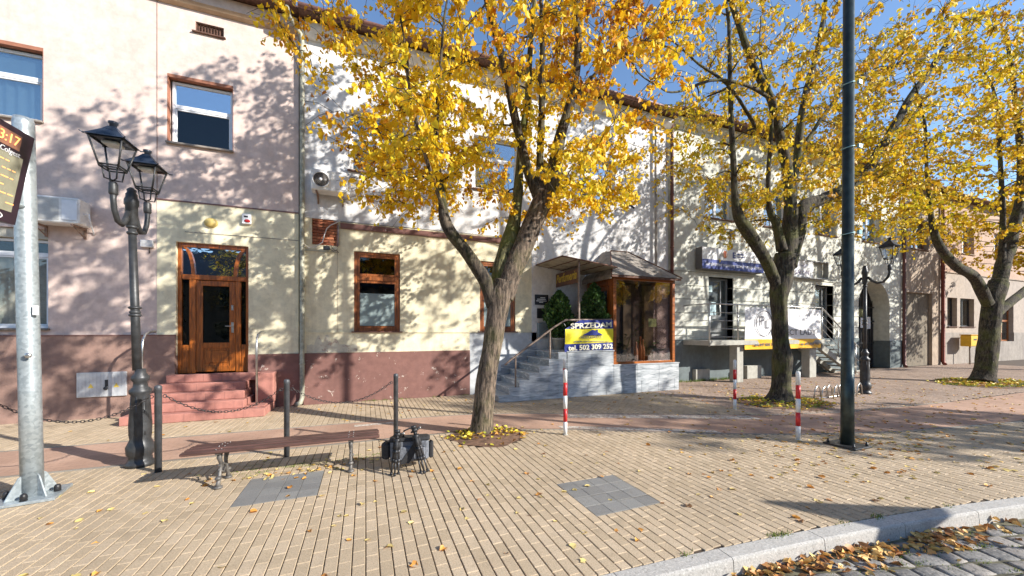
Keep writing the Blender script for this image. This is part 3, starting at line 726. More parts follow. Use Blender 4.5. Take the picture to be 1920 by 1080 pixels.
# exposed bricks
BRK=stonerand('old_brick',(.22,.06,.03),(.36,.11,.05),(.48,.19,.09),.9,.35,.9,60)
MB().box(-1.24,-.68,YF+.08,YF+.34,3.97,4.6195).build('brick_backing',plaster('mortar',(.38,.3,.24),.3,(.2,.16,.13)),T)
zz=3.975; r_=0
while zz<4.58:
    xx=-1.235-(.12 if r_%2 else 0)
    while xx<-.69:
        a=max(xx,-1.235); b_=min(xx+.235,-.685)
        if b_-a>.04: MB().cbox(a,b_,YF+.022+random.uniform(0,.014),YF+.0798,zz,zz+.062,.004).build('brick',BRK,T)
        xx+=.248
    zz+=.0745; r_+=1
MB().box(-.675,-.655,YF-.02,YF+.0115,3.95,4.56).build('trim',PIPEB,T); MB().tube([(-.64,YF-.015,4.5),(-.64,YF-.015,3.98)],.014,6).build('conduit',PIPEG,T)
ww=MB(); ww.tube([(-1.38,YF-.06,3.92),(-1.3,YF-.09,3.86),(-1.15,YF-.08,3.9),(-1.0,YF-.07,4.02),(-.96,YF-.06,4.2),(-.9,YF-.06,4.38),(-.82,YF-.05,4.47),(-.6,YF-.04,4.6)],.012,6); ww.build('loose_cable',paint('white_cable',(.6,.58,.55),.5),T)
MB().box(-1.38,-.65,YF-.006,YF+.0115,3.80,3.83).build('plaster_edge',PATCH,T)
t=thing('floodlight','small dark floodlight with loose cables below the exposed bricks','floodlight',(-.85,YF,3.85)); 
MB().cbox(-.98,-.83,YF-.14,YF-.06,3.83,3.93,.01,).build('housing',DMET,t); f=MB(); f.tube([(-.83,YF-.05,3.86),(-.75,YF-.08,3.82),(-.68,YF-.04,3.86),(-.64,YF-.02,3.8)],.008,5); f.tube([(-.9,YF-.05,3.95),(-.84,YF-.06,4.03),(-.78,YF-.04,3.9),(-.7,YF-.05,3.83),(-.66,YF-.02,3.9)],.006,5); f.build('cable',DMET,t)
def oakwin(x0,x1,z0,z1):
    y=YF+.05; tr=z0+(z1-z0)*.67
    b=MB(); frame(b,x0,x1,z0,z1,y,.075,.09)
    b.cbox(x0+.075,x1-.075,y-.012,y+.085,tr-.06,tr+.06,.012); frame(b,x0+.077,x1-.077,z0+.077,tr-.062,y+.012,.06,.06); frame(b,x0+.077,x1-.077,tr+.062,z1-.077,y+.012,.06,.06)
    o=b.build('window',WOODR,T); MB().box(x0+.137,x1-.137,y+.04,y+.046,z0+.137,tr-.12).build('pane',GLSD,o); MB().box(x0+.137,x1-.137,y+.04,y+.046,tr+.12,z1-.137).build('pane',GLSD,o)
    s_=MB(); z=z0+.15
    while z<z0+(tr-z0)*.72: s_.box(x0+.14,x1-.14,y+.012+.014,y+.036,z,z+.019); z+=.025
    s_.build('blind',BLND,o,'stuff'); MB().cbox(x0-.06,x1+.06,YF-.06,y,z0-.03,z0-.002,.006).build('sill',BRN,o)
    return o
oakwin(-.28,.86,1.81,3.88); oakwin(3.09,4.2,1.81,3.86)
for (a,b_,c,d) in ((-.39,1.0,5.95,7.5),(2.9,4.3,5.95,7.5),(6.35,7.8,6.12,7.5)):
    window(T,a,b_,c,d,WPVC,trans=c+(d-c)*.62,sill=True,sillm=TILE,curtain=(c+.05,c+(d-c)*.58,CURT),mull=((a+b_)/2,))
MB().box(-.668,-.662,YF+.006,YF+.0121,1.80,3.80).build('joint',OCH,T)
for k,(xa,xb,za,zb) in enumerate(((-1.35,-.2,1.285,1.76),)):
    b=MB(); vs=[]; n=22
    for i in range(n+1):
        xx=xa+(xb-xa)*i/n; vs+=[(xx,YF-.004,za),(xx,YF-.004,za+(zb-za)*(.35+.65*abs(noise.noise(Vector((xx*5,1,2)))*1.6)))]
    b.add(vs,[(2*i,2*i+2,2*i+3,2*i+1) for i in range(n)]); b.build('patched_plaster',plaster('flaking_patch',(.62,.58,.46),.5,(.3,.22,.16),.8,.6,(.42,.33,.26)),T)
# ---- 3. grey house ---------------------------------------------------------------
T=house('light grey plastered house with raised entrance balcony and arched gateway','building',10.22,25.36,GRY,9.5)
H3=[(12.04,13.34,1.5,3.88),(18.38,19.68,1.5,3.86)]+[(a,b_,6.1,7.62) for a,b_ in ((11.85,13.4),(15.1,16.65),(18.4,19.95),(21.95,23.5))]+[(21.6,24.22,4.0,4.3)]
wallpart('wall',10.22,25.36,4.0405,9.5,H3,GRY,T)
# rusticated courses with recessed grooves
zs=[1.5,2.0,2.5,3.0,3.5,4.02]
for a,b_ in zip(zs,zs[1:]):
    wallpart('wall',10.22,21.59,a+.012,b_-.012,H3,GRY,T,YF-.02,.37)
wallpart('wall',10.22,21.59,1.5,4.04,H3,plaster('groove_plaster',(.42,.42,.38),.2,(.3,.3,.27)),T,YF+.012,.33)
MB().box(10.22,21.59,YF-.05,YF-.0205,4.025,4.07).build('band',GRY,T)
wallpart('plinth',10.22,21.59,0,1.4995,[],GPL,T,YF-.04,.4)
# arch
ax0,ax1,zt=21.6,24.22,4.28; rx=(ax1-ax0)/2; zc=zt-rx; cxa=(ax0+ax1)/2
N_=20; arc=[(cxa-rx*math.cos(math.pi*i/N_),zc+rx*math.sin(math.pi*i/N_)) for i in range(N_+1)]
half=N_//2
ab=MB()
for (xa,za),(xb,zb) in zip(arc,arc[1:]): ab.prism([(xa,za),(xb,zb),(xb,4.2995),(xa,4.2995)],(YF+.0005,YF+.7))
ab.build('arch_wall',GRY,T)
MB().box(24.2205,25.36,YF,YF+.7,1.35,4.04).build('wall',GRY,T); MB().box(24.2,25.36,YF-.03,YF+.71,0,1.3495).build('plinth',GPL,T)
MB().box(21.3,21.5995,YF+.36,YF+.7,0,4.04).build('arch_jamb',GRY,T)
gm=MB(); 
for i in range(14): gm.box(21.64+i*.2,21.67+i*.2,YF+.60,YF+.63,.02,3.0+1.1*math.sin(math.pi*(i+.5)/14))
for z in (.15,1.2,2.3,3.0): gm.box(21.6,24.22,YF+.595,YF+.635,z,z+.06)
gm.box(21.6,22.9,YF+.635,YF+.65,.1,2.2); gm.box(22.95,24.22,YF+.635,YF+.65,.1,2.2)
G_=gm.build('gate',DMET,T)
for (a,b_,c,d,m) in ((23.0,23.35,2.0,2.5,WPVC),(23.55,23.85,1.95,2.55,WPVC),(22.1,22.4,1.55,1.9,STK),(22.2,23.4,2.55,2.95,paint('olive_board',(.16,.16,.05),.6))): MB().box(a,b_,YF+.58,YF+.594,c,d).build('notice',m,G_)
for (a,b_) in ((11.85,13.4),(15.1,16.65),(18.4,19.95),(21.95,23.5)):
    window(T,a,b_,6.12,7.62,WPVC,y=YF+.2,sill=True,sillm=TILE,curtain=(6.2,7.5,CURT),mull=((a+b_)/2,),w=.07)
def greydoor(x0,x1,z0,z1,papers):
    b=MB(); y=YF+.24; frame(b,x0,x1,z0,z1,y,.07); b.box(x0+.07,x1-.07,y+.01,y+.06,z0+.8,z0+.9); b.cbox(x0+.07,x1-.07,y+.02,y+.05,z0+.07,z0+.8,.01); frame(b,x0+.1,x0+(x1-x0)*.74,z0+.9,z1-.08,y+.002,.05)
    o=b.build('door',paint('grey_door',(.28,.29,.29),.5),T); MB().box(x0+.07,x1-.07,y+.03,y+.036,z0+.9,z1-.07).build('pane',GLSC,o); MB().box(x0+.07,x1-.07,y+.07,y+.09,z0+.07,z1-.07).build('inner_panel',paint('door_grey_inner',(.17,.18,.18),.7),o)
    for (a,b_,c,d) in papers: MB().box(a,b_,y+.02,y+.029,c,d).build('paper_notice',paint('pale_blue_paper',(.55,.72,.75),.7),o)
    MB().tube([(x0+.82,y-.002,z0+.95),(x0+.82,y-.06,z0+1.0),(x0+.82,y-.06,z0+1.35),(x0+.82,y-.002,z0+1.4)],.014,8).build('handle',STEEL,o)
greydoor(12.04,13.34,1.5,3.88,((12.2,12.55,3.35,3.6),(12.15,12.5,2.35,2.85),(12.52,12.75,2.25,2.95)))
greydoor(18.38,19.68,1.5,3.86,((18.5,18.75,3.0,3.4),))
roof(T,10.2,25.4,9.62,.5)
MB().prism([(YF-.22,9.4),(YF-.08,9.3),(YF-.001,9.28),(YF-.001,9.4995),(YF-.22,9.4995)],(10.22,25.36),'x').build('cornice',GRY,T)
# ---- 4. worn brown house, 5. peach house --------------------------------------------
T=house('narrow worn brown plastered house with a walled-up doorway','building',25.38,29.08,OCH,9.3)
wallpart('wall',25.38,29.08,0,9.3,[(25.72,28.3,.0,3.84),(26.2,27.9,6.1,7.65)],OCH,T)
MB().box(25.72,28.3,YF+.14,YF+.34,0,3.84).build('walled_up_door',plaster('rough_infill',(.21,.175,.13),.8,(.1,.09,.07),1.0,.1,(.4,.34,.28)),T)
window(T,26.2,27.9,6.12,7.64,WOODR,y=YF+.18,sill=True,sillm=TILE,mull=(27.05,),curtain=(6.3,7.5,CURT)); roof(T,25.4,29.1,9.4,.4)
T=house('long peach plastered house behind the rightmost tree','building',29.1,62,ORG,9.2)
H5=[(29.9,31.0,2.08,3.7),(31.35,33.0,2.08,3.7),(31.5,33.0,6.25,7.8),(35.5,37.0,6.25,7.8),(36.2,38.2,1.2,3.6),(40,41.5,6.25,7.8),(41,42.6,2,3.7),(45,46.5,6.25,7.8),(45,46.6,2,3.7),(50,51.6,2,3.7),(50,51.6,6.25,7.8)]
wallpart('wall',29.1,62,5.1,9.2,H5,ORG,T); wallpart('wall',29.1,62,1.75,5.0995,H5,plaster('pale_peach_plaster',(.42,.35,.29),.6,(.35,.3,.26),.8,.1,(.3,.28,.25)),T,YF+.005,.34); wallpart('plinth',29.1,62,0,1.7495,H5,plaster('brown_grey_plinth',(.33,.29,.25),.5,(.15,.13,.12),.8),T,YF-.02,.36)
MB().box(29.1,62,YF-.05,YF-.0005,5.06,5.12).build('band',OCH,T)
for h_ in H5: window(T,h_[0],h_[1],h_[2]+.01,h_[3]-.005,WOODO if h_[0]>36 and h_[2]<5 else (DMET if h_[2]<5 else WPVC),y=YF+.2,sill=(h_[2]!=1.2),sillm=TILE if h_[2]<5 else OCH,mull=((h_[0]+h_[1])/2,),trans=(2.5 if h_[2]==1.2 else None),gl=GLS)
roof(T,29,62,9.3,.4)
# ---- shop bay, marble base and stairs ------------------------------------------------
MAR=marble('grey_marble'); MARD=marble('dark_grey_marble',(.30,.33,.36))
T=thing('shop_bay','glazed wooden shop bay on a grey marble base with hipped metal roof','shop front',(7.8,9.6,0))
YB=8.95
def slab(x0,x1,z0,z1,y=YB): MB().cbox(x0+.003,x1-.003,y-.02,y+.001,z0+.002,z1-.002,.003).build('marble_panel',MAR,T)
MB().box(5.1,9.06,YB+.002,YF-.05,0,.80).build('base',MARD,T); MB().box(5.1,6.62,YB+.002,YF-.05,.8005,1.235).build('base',MARD,T)
x=5.12
while x<9.0: 
    x2=min(x+.63,9.07); slab(x,x2,0,.36); x=x2
for (a,b_,c,d) in ((5.12,5.9,.36,.82),(5.9,6.64,.36,.82),(6.64,7.5,.36,.82),(7.5,8.3,.36,.82),(8.3,9.07,.36,.82),(5.12,5.9,.82,1.24),(5.9,6.64,.82,1.24)): slab(a,b_,c,d)
MB().cbox(9.062,9.08,YB-.02,YF-.06,0,.82,.003).build('marble_panel',MAR,T)
MB().cbox(5.09,6.66,YB-.045,YF-.05,1.2405,1.272,.006).build('landing_slab',MAR,T); MB().cbox(6.62,9.1,YB-.04,YF-.05,.8205,.852,.006).build('window_ledge',MAR,T)
fr=MB()
zt=3.42; zb=.853
yb=YB+.02
for xx in (6.66,8.86): fr.cbox(xx,xx+.11,yb,yb+.11,zb,zt,.008)
fr.cbox(6.77,8.86,yb+.003,yb+.1,zt-.1,zt,.008); fr.cbox(6.77,8.86,yb+.003,yb+.1,zb,zb+.07,.008)
for yy in (YF-.16,): fr.cbox(8.86,8.97,yy,yy+.1,zb,zt,.008)
fr.cbox(8.865,8.965,yb+.11,YF-.16,zt-.1,zt,.008); fr.cbox(8.865,8.965,yb+.11,YF-.16,zb,zb+.07,.008)
F_=fr.build('window_frame',WOODOX,T)
MB().box(6.77,8.86,yb+.05,yb+.056,zb+.07,zt-.1).build('pane',GLSB,F_); MB().box(8.91,8.916,yb+.11,YF-.16,zb+.07,zt-.1).build('pane',GLSB,F_)
# door side faces the stairs
fr=MB(); xd=6.66
fr.cbox(xd,xd+.1,YF-.22,YF-.07,1.275,zt,.008); fr.cbox(xd,xd+.1,yb+.111,yb+.2,1.275,zt,.008); fr.cbox(xd+.004,xd+.096,yb+.2,YF-.22,3.16,zt,.008)
fr.cbox(xd+.02,xd+.08,yb+.2,yb+.34,1.29,3.16,.006); fr.cbox(xd+.02,xd+.08,YF-.36,YF-.22,1.29,3.16,.006); fr.cbox(xd+.022,xd+.078,yb+.34,YF-.36,1.29,1.55,.006); fr.cbox(xd+.022,xd+.078,yb+.34,YF-.36,3.02,3.16,.006)
y0,y1=yb+.34,YF-.36
for (ya,za,yc,zc_) in ((y1,3.02,y0,1.9),(y1,1.9,y0,2.35),(y1,2.3,y0,1.55)):
    w_=.035; fr.prism([(ya,za-w_),(ya,za+w_),(yc,zc_+w_),(yc,zc_-w_)],(xd+.03,xd+.07),'x')
o=fr.build('door',WOODO,T); MB().box(xd+.046,xd+.052,y0,y1,1.55,3.02).build('pane',GLSD,o)
MB().tube([(xd-.0,y0+.6-.58,2.1),(xd-.08,y0+.03,2.12),(xd-.1,y0+.03,2.4),(xd-.0,y0+.02,2.42)],.016,8).build('handle',STEEL,o)
# roof
rf=MB(); e0,e1,ez=6.5,9.12,3.44; yr=YB-.12
pts=[(e0,yr,ez),(e1,yr,ez),(e1,YF-.02,ez),(e0,YF-.02,ez),(7.31,YF-.02,4.43),(8.17,YF-.02,4.46),(7.4,YF-.3,4.42),(8.1,YF-.3,4.43)]
rf.add(pts,[(0,1,7,6),(0,6,4,3),(1,2,5,7),(6,7,5,4),(0,3,2,1),(3,4,5,2)]); rr=rf.build('roof',SLATE,T)
rb=MB()
for a,b_ in ((0,6),(1,7),(6,7)): rb.tube([Vector(pts[a])+Vector((0,0,.012)),Vector(pts[b_])+Vector((0,0,.012))],.02,6)
rb.build('ridge_strip',TILE,rr)
MB().cbox(e0+.02,e1-.02,yr+.02,yr+.045,ez-.07,ez-.003,.004).build('fascia',TILE,rr); MB().cbox(e0+.0,e0+.03,yr+.05,YF-.03,ez-.12,ez-.003,.004).build('fascia',SLATE,rr)
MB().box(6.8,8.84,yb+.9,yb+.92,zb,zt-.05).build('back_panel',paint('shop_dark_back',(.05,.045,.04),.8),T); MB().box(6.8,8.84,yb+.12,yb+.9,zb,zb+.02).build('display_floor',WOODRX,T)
ci=MB(); ci.box(7.65,7.95,yb+.82,yb+.88,zb,3.3); ci.build('inner_column',paint('olive_curtain',(.12,.12,.08),.8),T)
MB().box(8.45,8.85,yb+.8,yb+.88,zb,3.3).build('inner_curtain',paint('olive_drape',(.12,.10,.045),.8),T)
MB().box(8.0,8.3,yb+.07,yb+.075,1.95,2.2).build('sticker',paint('green_sticker',(.3,.42,.16),.6),F_)
# awning over the landing
AW=T
t=thing('door_canopy','flat brown-edged canopy over the marble landing, hanging above the shop door','canopy',(5.8,9.6,3.7))
c0=[(4.87,YF-.01,3.87),(4.95,8.9,3.87),(6.72,8.86,3.67),(6.6,YF-.01,3.67)]
MB().add([Vector(p) for p in c0]+[Vector(p)-Vector((0,0,.03)) for p in c0],[(0,1,2,3),(4,7,6,5),(0,4,5,1),(1,5,6,2),(2,6,7,3),(3,7,4,0)]).build('panel',plaster('striped_canopy_board',(.50,.44,.33),.7,(.12,.09,.06),.8),t)
b=MB()
def bar(p,q,r=.02): b.tube([p,q],r,6)
for i in range(4): bar(Vector(c0[i])-Vector((0,0,.02)),Vector(c0[(i+1)%4])-Vector((0,0,.02)))
for k in range(1,4): 
    f_=k/4; bar(Vector(c0[0]).lerp(Vector(c0[3]),f_)-Vector((0,0,.045)),Vector(c0[1]).lerp(Vector(c0[2]),f_)-Vector((0,0,.045)),.012)
b.build('frame',TILE,t)
MB().cbox(5.49,5.54,8.95,9.0,1.273,3.78,.006).build('post',paint('worn_brown_steel',(.2,.15,.12),.6,.3,var=.4),t)
t=thing('shop_sign','dark brown shop sign with gold script lettering above the marble stairs','sign',(5.5,9.6,3.3))
MB().cbox(5.5,5.53,9.01,YF-.12,3.17,3.58,.006).build('board',paint('dark_brown_board',(.09,.035,.02),.4,var=.3),t)
EX=Matrix.Rotation(R(-90),4,'Z')@Matrix.Rotation(R(90),4,'X')
text('Perfumeria',t,(5.494,9.68,3.40),.34,paint('gold_letters',(.55,.4,.06),.35,.5,var=.1),1.2,extra=EX,shear=.35,bold=.008)
# stairs
t=thing('marble_stairs','grey marble outdoor stairs rising to the shop landing','stairs',(4.1,9.6,0))
for i in range(7):
    a=3.12+i*.285; z0,z1=i*.1775,(i+1)*.1775
    MB().box(a+.03,5.098,YB+.0,YF-.05,z0+.001,z1-.03).build('riser',MARD,t)
    MB().cbox(a,min(a+.32,5.085),YB-.03,YF-.05,z1-.029,z1,.004).build('tread',MAR,t)
    MB().cbox(a+.02,min(a+.305,5.09) if i<6 else 5.1,YB-.02,YB-.0005,z0+.002 if i==0 else .002,z1-.031,.003).build('marble_panel',MAR,t)
    if i: pass
for i in range(6):  # stepped skirting on the wall
    a=3.12+i*.285; MB().cbox(a+.03,a+.31,YF-.049,YF-.027,(i+1)*.1775,(i+2)*.1775+.12,.003).build('skirting',MARD,t)
t=thing('stair_railing','worn brown steel handrail beside the marble stairs','railing',(4.2,8.9,0))
RL=paint('worn_brown_steel',(.2,.15,.12),.6,.3,var=.4); b=MB(); b.tube([(3.33,YB+.03,.95),(3.45,YB+.03,1.05),(4.75,YB+.03,1.93),(5.1,YB+.03,2.12),(6.6,YB+.03,2.15)],.028,8); b.build('handrail',RL,t)
for xx,za,zb_ in ((3.62,.36,1.15),(4.62,.9,1.83),(5.45,1.28,2.11)): MB().cbox(xx-.018,xx+.018,YB+.012,YB+.048,za if xx>3.7 else 0.36,zb_,.004).build('post',RL,t)
# for-sale banner
t=thing('sale_banner','blue and yellow for-sale banner tied to the stair railing','banner',(5.8,8.9,1.7))
def warp(px,pz): return YB-.03+.012*math.sin(px*7)+.008*math.sin(pz*9+px*4)
def cloth(name,poly_fn,m,parent,x0,x1,za,zb,n=18,k=8,off=0):
    vs=[]
    for i in range(n+1):
        for j in range(k+1):
            xx=x0+(x1-x0)*i/n; lo=za(xx); hi=zb(xx); zz=lo+(hi-lo)*j/k; vs.append((xx,warp(xx,zz)+off,zz))
    nn=len(vs); vs+=[(a,y+.004,c) for a,y,c in vs]; fs=[]
    for i in range(n):
        for j in range(k):
            q=i*(k+1)+j; fs+=[(q,q+k+1,q+k+2,q+1),(nn+q,nn+q+1,nn+q+k+2,nn+q+k+1)]
    return MB().add(vs,fs,True).build(name,m,parent)
BX0,BX1=5.03,6.62
tp=lambda x:1.87+.25*min(1,(x-BX0)/.5)+.01*(x-BX0); bt=lambda x:1.24+.02*(x-BX0)+.03*math.sin((x-BX0)*2)
BLU=paint('banner_blue',(.02,.035,.23),.4,var=.15); YLW=paint('banner_yellow',(.85,.72,.03),.4,var=.08); CREAM=paint('banner_cream',(.78,.74,.55),.5,var=.05)
cloth('blue_panel',None,BLU,t,BX0,BX1,bt,tp,off=0)
ya_=lambda x:1.46+.04*(x-BX0)/1.6; yb_=lambda x:1.87+.02*(x-BX0)/1.6
cloth('yellow_panel',None,YLW,t,BX0+.01,BX1-.005,ya_,yb_,off=-.006)
yt=YB-.065
RT=lambda a:Matrix.Rotation(R(90),4,'X')@Matrix.Rotation(R(a),4,'Z')
text('SPRZEDAM',t,((BX0+BX1)/2+.05,yt,1.972),.2,CREAM,1.34,bold=.006,extra=RT(2.5)); text('tel. 502 309 252',t,((BX0+BX1)/2+.03,yt,1.365),.19,CREAM,1.45,bold=.006,extra=RT(1.5))
text('NIERUCHOMOŚCI',t,((BX0+BX1)/2+.05,yt,1.645),.1,BLU,.72); text('www.nieruchomosci.pl',t,((BX0+BX1)/2+.05,yt,1.535),.085,BLU,1.15)
cx=(BX0+BX1)/2+.08; MB().prism([(cx-.33,1.70),(cx+.36,1.70),(cx+.17,1.79),(cx+.17,1.86),(cx+.11,1.86),(cx+.11,1.82),(cx,1.86)],(yt-.001,yt+.002)).build('house_emblem',BLU,t)
b=MB()
for xx,zz in ((BX0+.03,1.95),(BX0+.04,1.28),(BX1-.04,2.08),(BX1-.04,1.33)): b.tube([(xx,YB-.03,zz),(xx-.02,YB+.0,zz+.06),(xx,YB+.05,zz+.08)],.005,5)
b.build('tie',WPVC,t)
# plates by the door
pp=[(1003,552,1028,572),(1007,578,1027,597),(1007,605,1024,632)]
for k,(a,b1,c,d) in enumerate(pp):
    p=FP(a,b1,YF-.02);q=FP(c,d,YF-.02)
    lab=['black name plate with white lettering, topmost beside the shop door','plain black plate below the lettered plate beside the shop door','grey metal letter box below the two black plates'][k]
    t=thing('wall_plate' if k<2 else 'letter_box',lab,'plate' if k<2 else 'letter box',(p.x,YF,q.z)); MB().cbox(p.x,q.x,YF-.03 if k<2 else YF-.12,YF-.001,q.z,p.z,.005).build('plate',BLACK if k<2 else paint('grey_box',(.25,.3,.33),.5,.3),t)
    if k==0:
        w_=MB()
        for zz,xa,xb in ((.3,.4,.75),(.45,.15,.8),(.62,.1,.85),(.75,.3,.6)): w_.box(p.x+(q.x-p.x)*xa,p.x+(q.x-p.x)*xb,YF-.033,YF-.0305,p.z+(q.z-p.z)*zz-.012,p.z+(q.z-p.z)*zz+.01)
        w_.build('lettering',WPVC,t)
# cylinder camera / lamp on white house
p=FP(1180,390,YF); t=thing('security_camera','small dark camera on the white wall below the upper window','camera',(p.x,YF,p.z)); b=MB(); b.tube([(p.x-.1,YF,p.z+.03),(p.x-.04,YF-.1,p.z+.03)],.018,8); b.build('arm',DMET,t); MB().tube([(p.x-.09,YF-.12,p.z+.06),(p.x+.08,YF-.15,p.z-.04)],.033,10).build('housing',BLACK,t)
p=FP(1322,448,YF); t=thing('security_camera','white dome camera on a curved arm above the blue sign','camera',(p.x,YF,p.z)); MB().tube([(p.x,YF,p.z),(p.x+.05,YF-.25,p.z+.1),(p.x+.35,YF-.5,p.z+.28),(p.x+.6,YF-.6,p.z+.25)],.03,8).build('arm',WPVC,t); q=Vector((p.x+.62,YF-.6,p.z+.05)); MB().lathe(q,[(.03,.2),(.1,.15),(.11,.05),(.08,-.03),(.001,-.07)],14).build('dome',paint('grey_dome',(.3,.3,.32),.2),t)
# blue sign and white sign on grey house
def bsign():
    t=thing('company_sign','white and navy company sign above the left door of the grey house','sign',(13,YF,4.1))
    x0,x1,z0,z1=11.35,14.62,4.10,4.90; y=YF-.33
    MB().cbox(x0,x1,y,YF-.05,z0,z1,.01).build('box',paint('sign_side',(.12,.11,.11),.5),t)
    MB().box(x0+.01,x1-.01,y-.006,y-.0005,z0+.36,z1-.01).build('white_panel',WPVC,t); MB().box(x0+.01,x1-.01,y-.0063,y-.0005,z0+.01,z0+.3597).build('navy_panel',paint('sign_navy',(.025,.05,.26),.35,var=.1),t)
    text('kompleksowo wspieramy rozwój twojego biznesu',t,((x0+x1)/2+.02,y-.009,z0+.19),.2,WPVC,2.95)
    ox=x0+1.15; MB().lathe((ox,y-.0065,z0+.58),[(.13,0),(.13,.004),(.001,.005)],16,Matrix.Rotation(R(90),4,'X')).build('emblem',paint('sign_pale_orange',(.75,.5,.35),.4),t)
    MB().prism([(ox-.03,z0+.46),(ox+.03,z0+.46),(ox+.04,z0+.58),(ox+.08,z0+.66),(ox+.04,z0+.72),(ox-.04,z0+.72),(ox-.08,z0+.66),(ox-.04,z0+.58)],(y-.014,y-.0105)).build('emblem_shape',paint('sign_orange',(.6,.12,.03),.4),t)
    nav=paint('sign_navy',(.025,.05,.26),.35,var=.1)
    MB().prism([(x0+1.55,z0+.47),(x0+1.72,z0+.47),(x0+1.72,z0+.52),(x0+1.62,z0+.52),(x0+1.62,z0+.56),(x0+1.7,z0+.56),(x0+1.7,z0+.6),(x0+1.62,z0+.6),(x0+1.62,z0+.66),(x0+1.72,z0+.66),(x0+1.72,z0+.7),(x0+1.55,z0+.7)],(y-.009,y-.0065)).build('emblem_shape',nav,t)
    l=MB(); l.box(x0+1.78,x0+2.15,y-.008,y-.0062,z0+.61,z0+.66); l.box(x0+1.78,x0+2.2,y-.008,y-.0062,z0+.52,z0+.55); l.build('small_print',nav,t)
bsign()
t=thing('light_box_sign','half-empty white sign frame above the right door of the grey house','sign',(17,YF,4.1)); x0,x1,z0,z1=15.5,18.95,4.08,4.86; y=YF-.22
b=MB(); frame(b,x0,x1,z0,z1,y,.05,.2); b.build('frame',paint('grey_frame',(.35,.35,.35),.4,.4),t); MB().box(x0+.05,17.95,y+.03,y+.04,z0+.05,z1-.05).build('white_panel',WPVC,t); text('SALON',t,(17.2,y+.026,z0+.22),.24,paint('pale_violet',(.3,.25,.4),.5),.9); b=MB()
for sx in (-1,1): b.prism([(17.1,z0+.52),(17.1+sx*.35,z0+.42),(17.1+sx*.38,z0+.62)],(y+.024,y+.0295))
b.build('emblem_shape',paint('pale_grey_print',(.5,.5,.58),.5),t)
# balcony of the grey house
t=thing('entrance_balcony','raised concrete entrance balcony with steel railing along the grey house','balcony',(13.8,9.9,1.4))
YG=9.25
MB().cbox(10.75,16.95,YG,YF-.041,1.33,1.50,.01).build('platform',CON,t)
for xx,w_ in ((12.2,.32),(14.7,.3),(16.2,.42)): MB().cbox(xx,xx+w_,YG+.12,YG+.42,0,1.329,.01).build('pillar',CON,t)
MB().cbox(13.5,14.3,YG+.7,YG+.9,0,.5,.01).build('low_block',CON,t); MB().cbox(11.2,11.9,YF-.2,YF-.042,0,.42,.01).build('low_block',CON,t) 
st=MB(); n=8
for i in range(n):
    z1=1.5-(i+1)*1.5/(n+.0)*.98; x_=16.96+i*.30
    MB().cbox(x_,x_+.32,YG,YF-.041,max(z1-.02,.0)+.12,z1+.15,.006).build('step',CON,t)
MB().prism([(16.955,1.32),(16.955,1.05),(19.1,.0),(19.45,.0)],(YG+.1,YG+.25)).build('stringer',CON,t); MB().prism([(16.955,1.32),(16.955,1.05),(19.1,.0),(19.45,.0)],(YF-.3,YF-.15)).build('stringer',CON,t)
posts=[10.8,12.15,13.6,15.2,16.85]
for xx in posts: MB().tube([(xx,YG+.05,1.3),(xx,YG+.05,2.74)],.024,8).build('rail_post',STEEL,t)
for z in (2.75,): MB().tube([(10.8,YG+.05,z),(16.85,YG+.05,z),(19.3,YG+.05,1.15)],.026,8).build('handrail',STEEL,t)
for z in (1.62,1.9,2.18,2.46): MB().tube([(10.8,YG+.05,z),(16.85,YG+.05,z),(19.3,YG+.05,z-1.6)],.011,6).build('rail_bar',STEEL,t)
for z in (2.75,2.46,2.18,1.9,1.62): MB().tube([(10.8,YG+.05,z),(10.8,YF-.05,z)],.012 if z<2.7 else .024,6).build('rail_bar',STEEL,t)
for xx in (17.9,19.1): MB().tube([(xx,YG+.05,1.4-(xx-16.9)*.62),(xx,YG+.05,2.74-(xx-16.85)*.65)],.02,8).build('rail_post',STEEL,t)
t=thing('salon_banner','white and orange banner with oval emblem hung on the balcony railing','banner',(14.5,YG,1.9))
x0,x1=12.45,16.72
def warp(px,pz): return YG+.0+.014*math.sin(px*3.1)+.008*math.sin(pz*6+px*2)
cloth('white_panel',None,paint('banner_white',(.78,.78,.79),.5,var=.04),t,x0,x1,lambda x:1.53,lambda x:2.66+.012*math.sin(x*4),30,8)
cloth('orange_panel',None,paint('banner_orange',(.85,.42,.01),.45,var=.25,nscale=1.3),t,x0,x1,lambda x:1.17,lambda x:1.5295,30,4)
dk=paint('banner_ink',(.08,.08,.1),.5); yt=YG-.03
rg=MB(); rg.tube([(x0+.95+.42*math.cos(a),yt,2.1+.46*math.sin(a)) for a in [2*math.pi*i/36 for i in range(37)]],.012,4,cap=False); rg.build('emblem_ring',dk,t)
text('P',t,(x0+.84,yt,2.18),.5,dk,.2); text('L',t,(x0+1.1,yt,2.05),.42,dk,.2)
text('PERFECT LADY',t,(x0+2.6,yt,1.77),.3,dk,2.55); text('tel. 697 825 781',t,(x0+1.0,yt,1.33),.13,dk,1.1,bold=.004); text('tel. 697 825 781',t,(x1-.75,yt,1.33),.13,dk,1.1,bold=.004)
# yellow post box
t=thing('post_box','yellow post box on a thin post in front of the peach house','post box',(30.9,9.9,0))
MB().cbox(30.5,31.5,9.75,10.15,1.0,1.6,.03).build('box',paint('post_yellow',(.72,.42,.02),.4,var=.08),t); MB().cbox(30.47,31.53,9.72,10.18,1.6,1.65,.02).build('lid',paint('post_yellow_dark',(.55,.3,.02),.4),t); MB().box(30.8,31.15,9.742,9.751,1.33,1.41).build('slot',BLACK,t); MB().tube([(31.0,9.95,0),(31.0,9.95,1.0)],.035,8).build('post',SLATE,t)
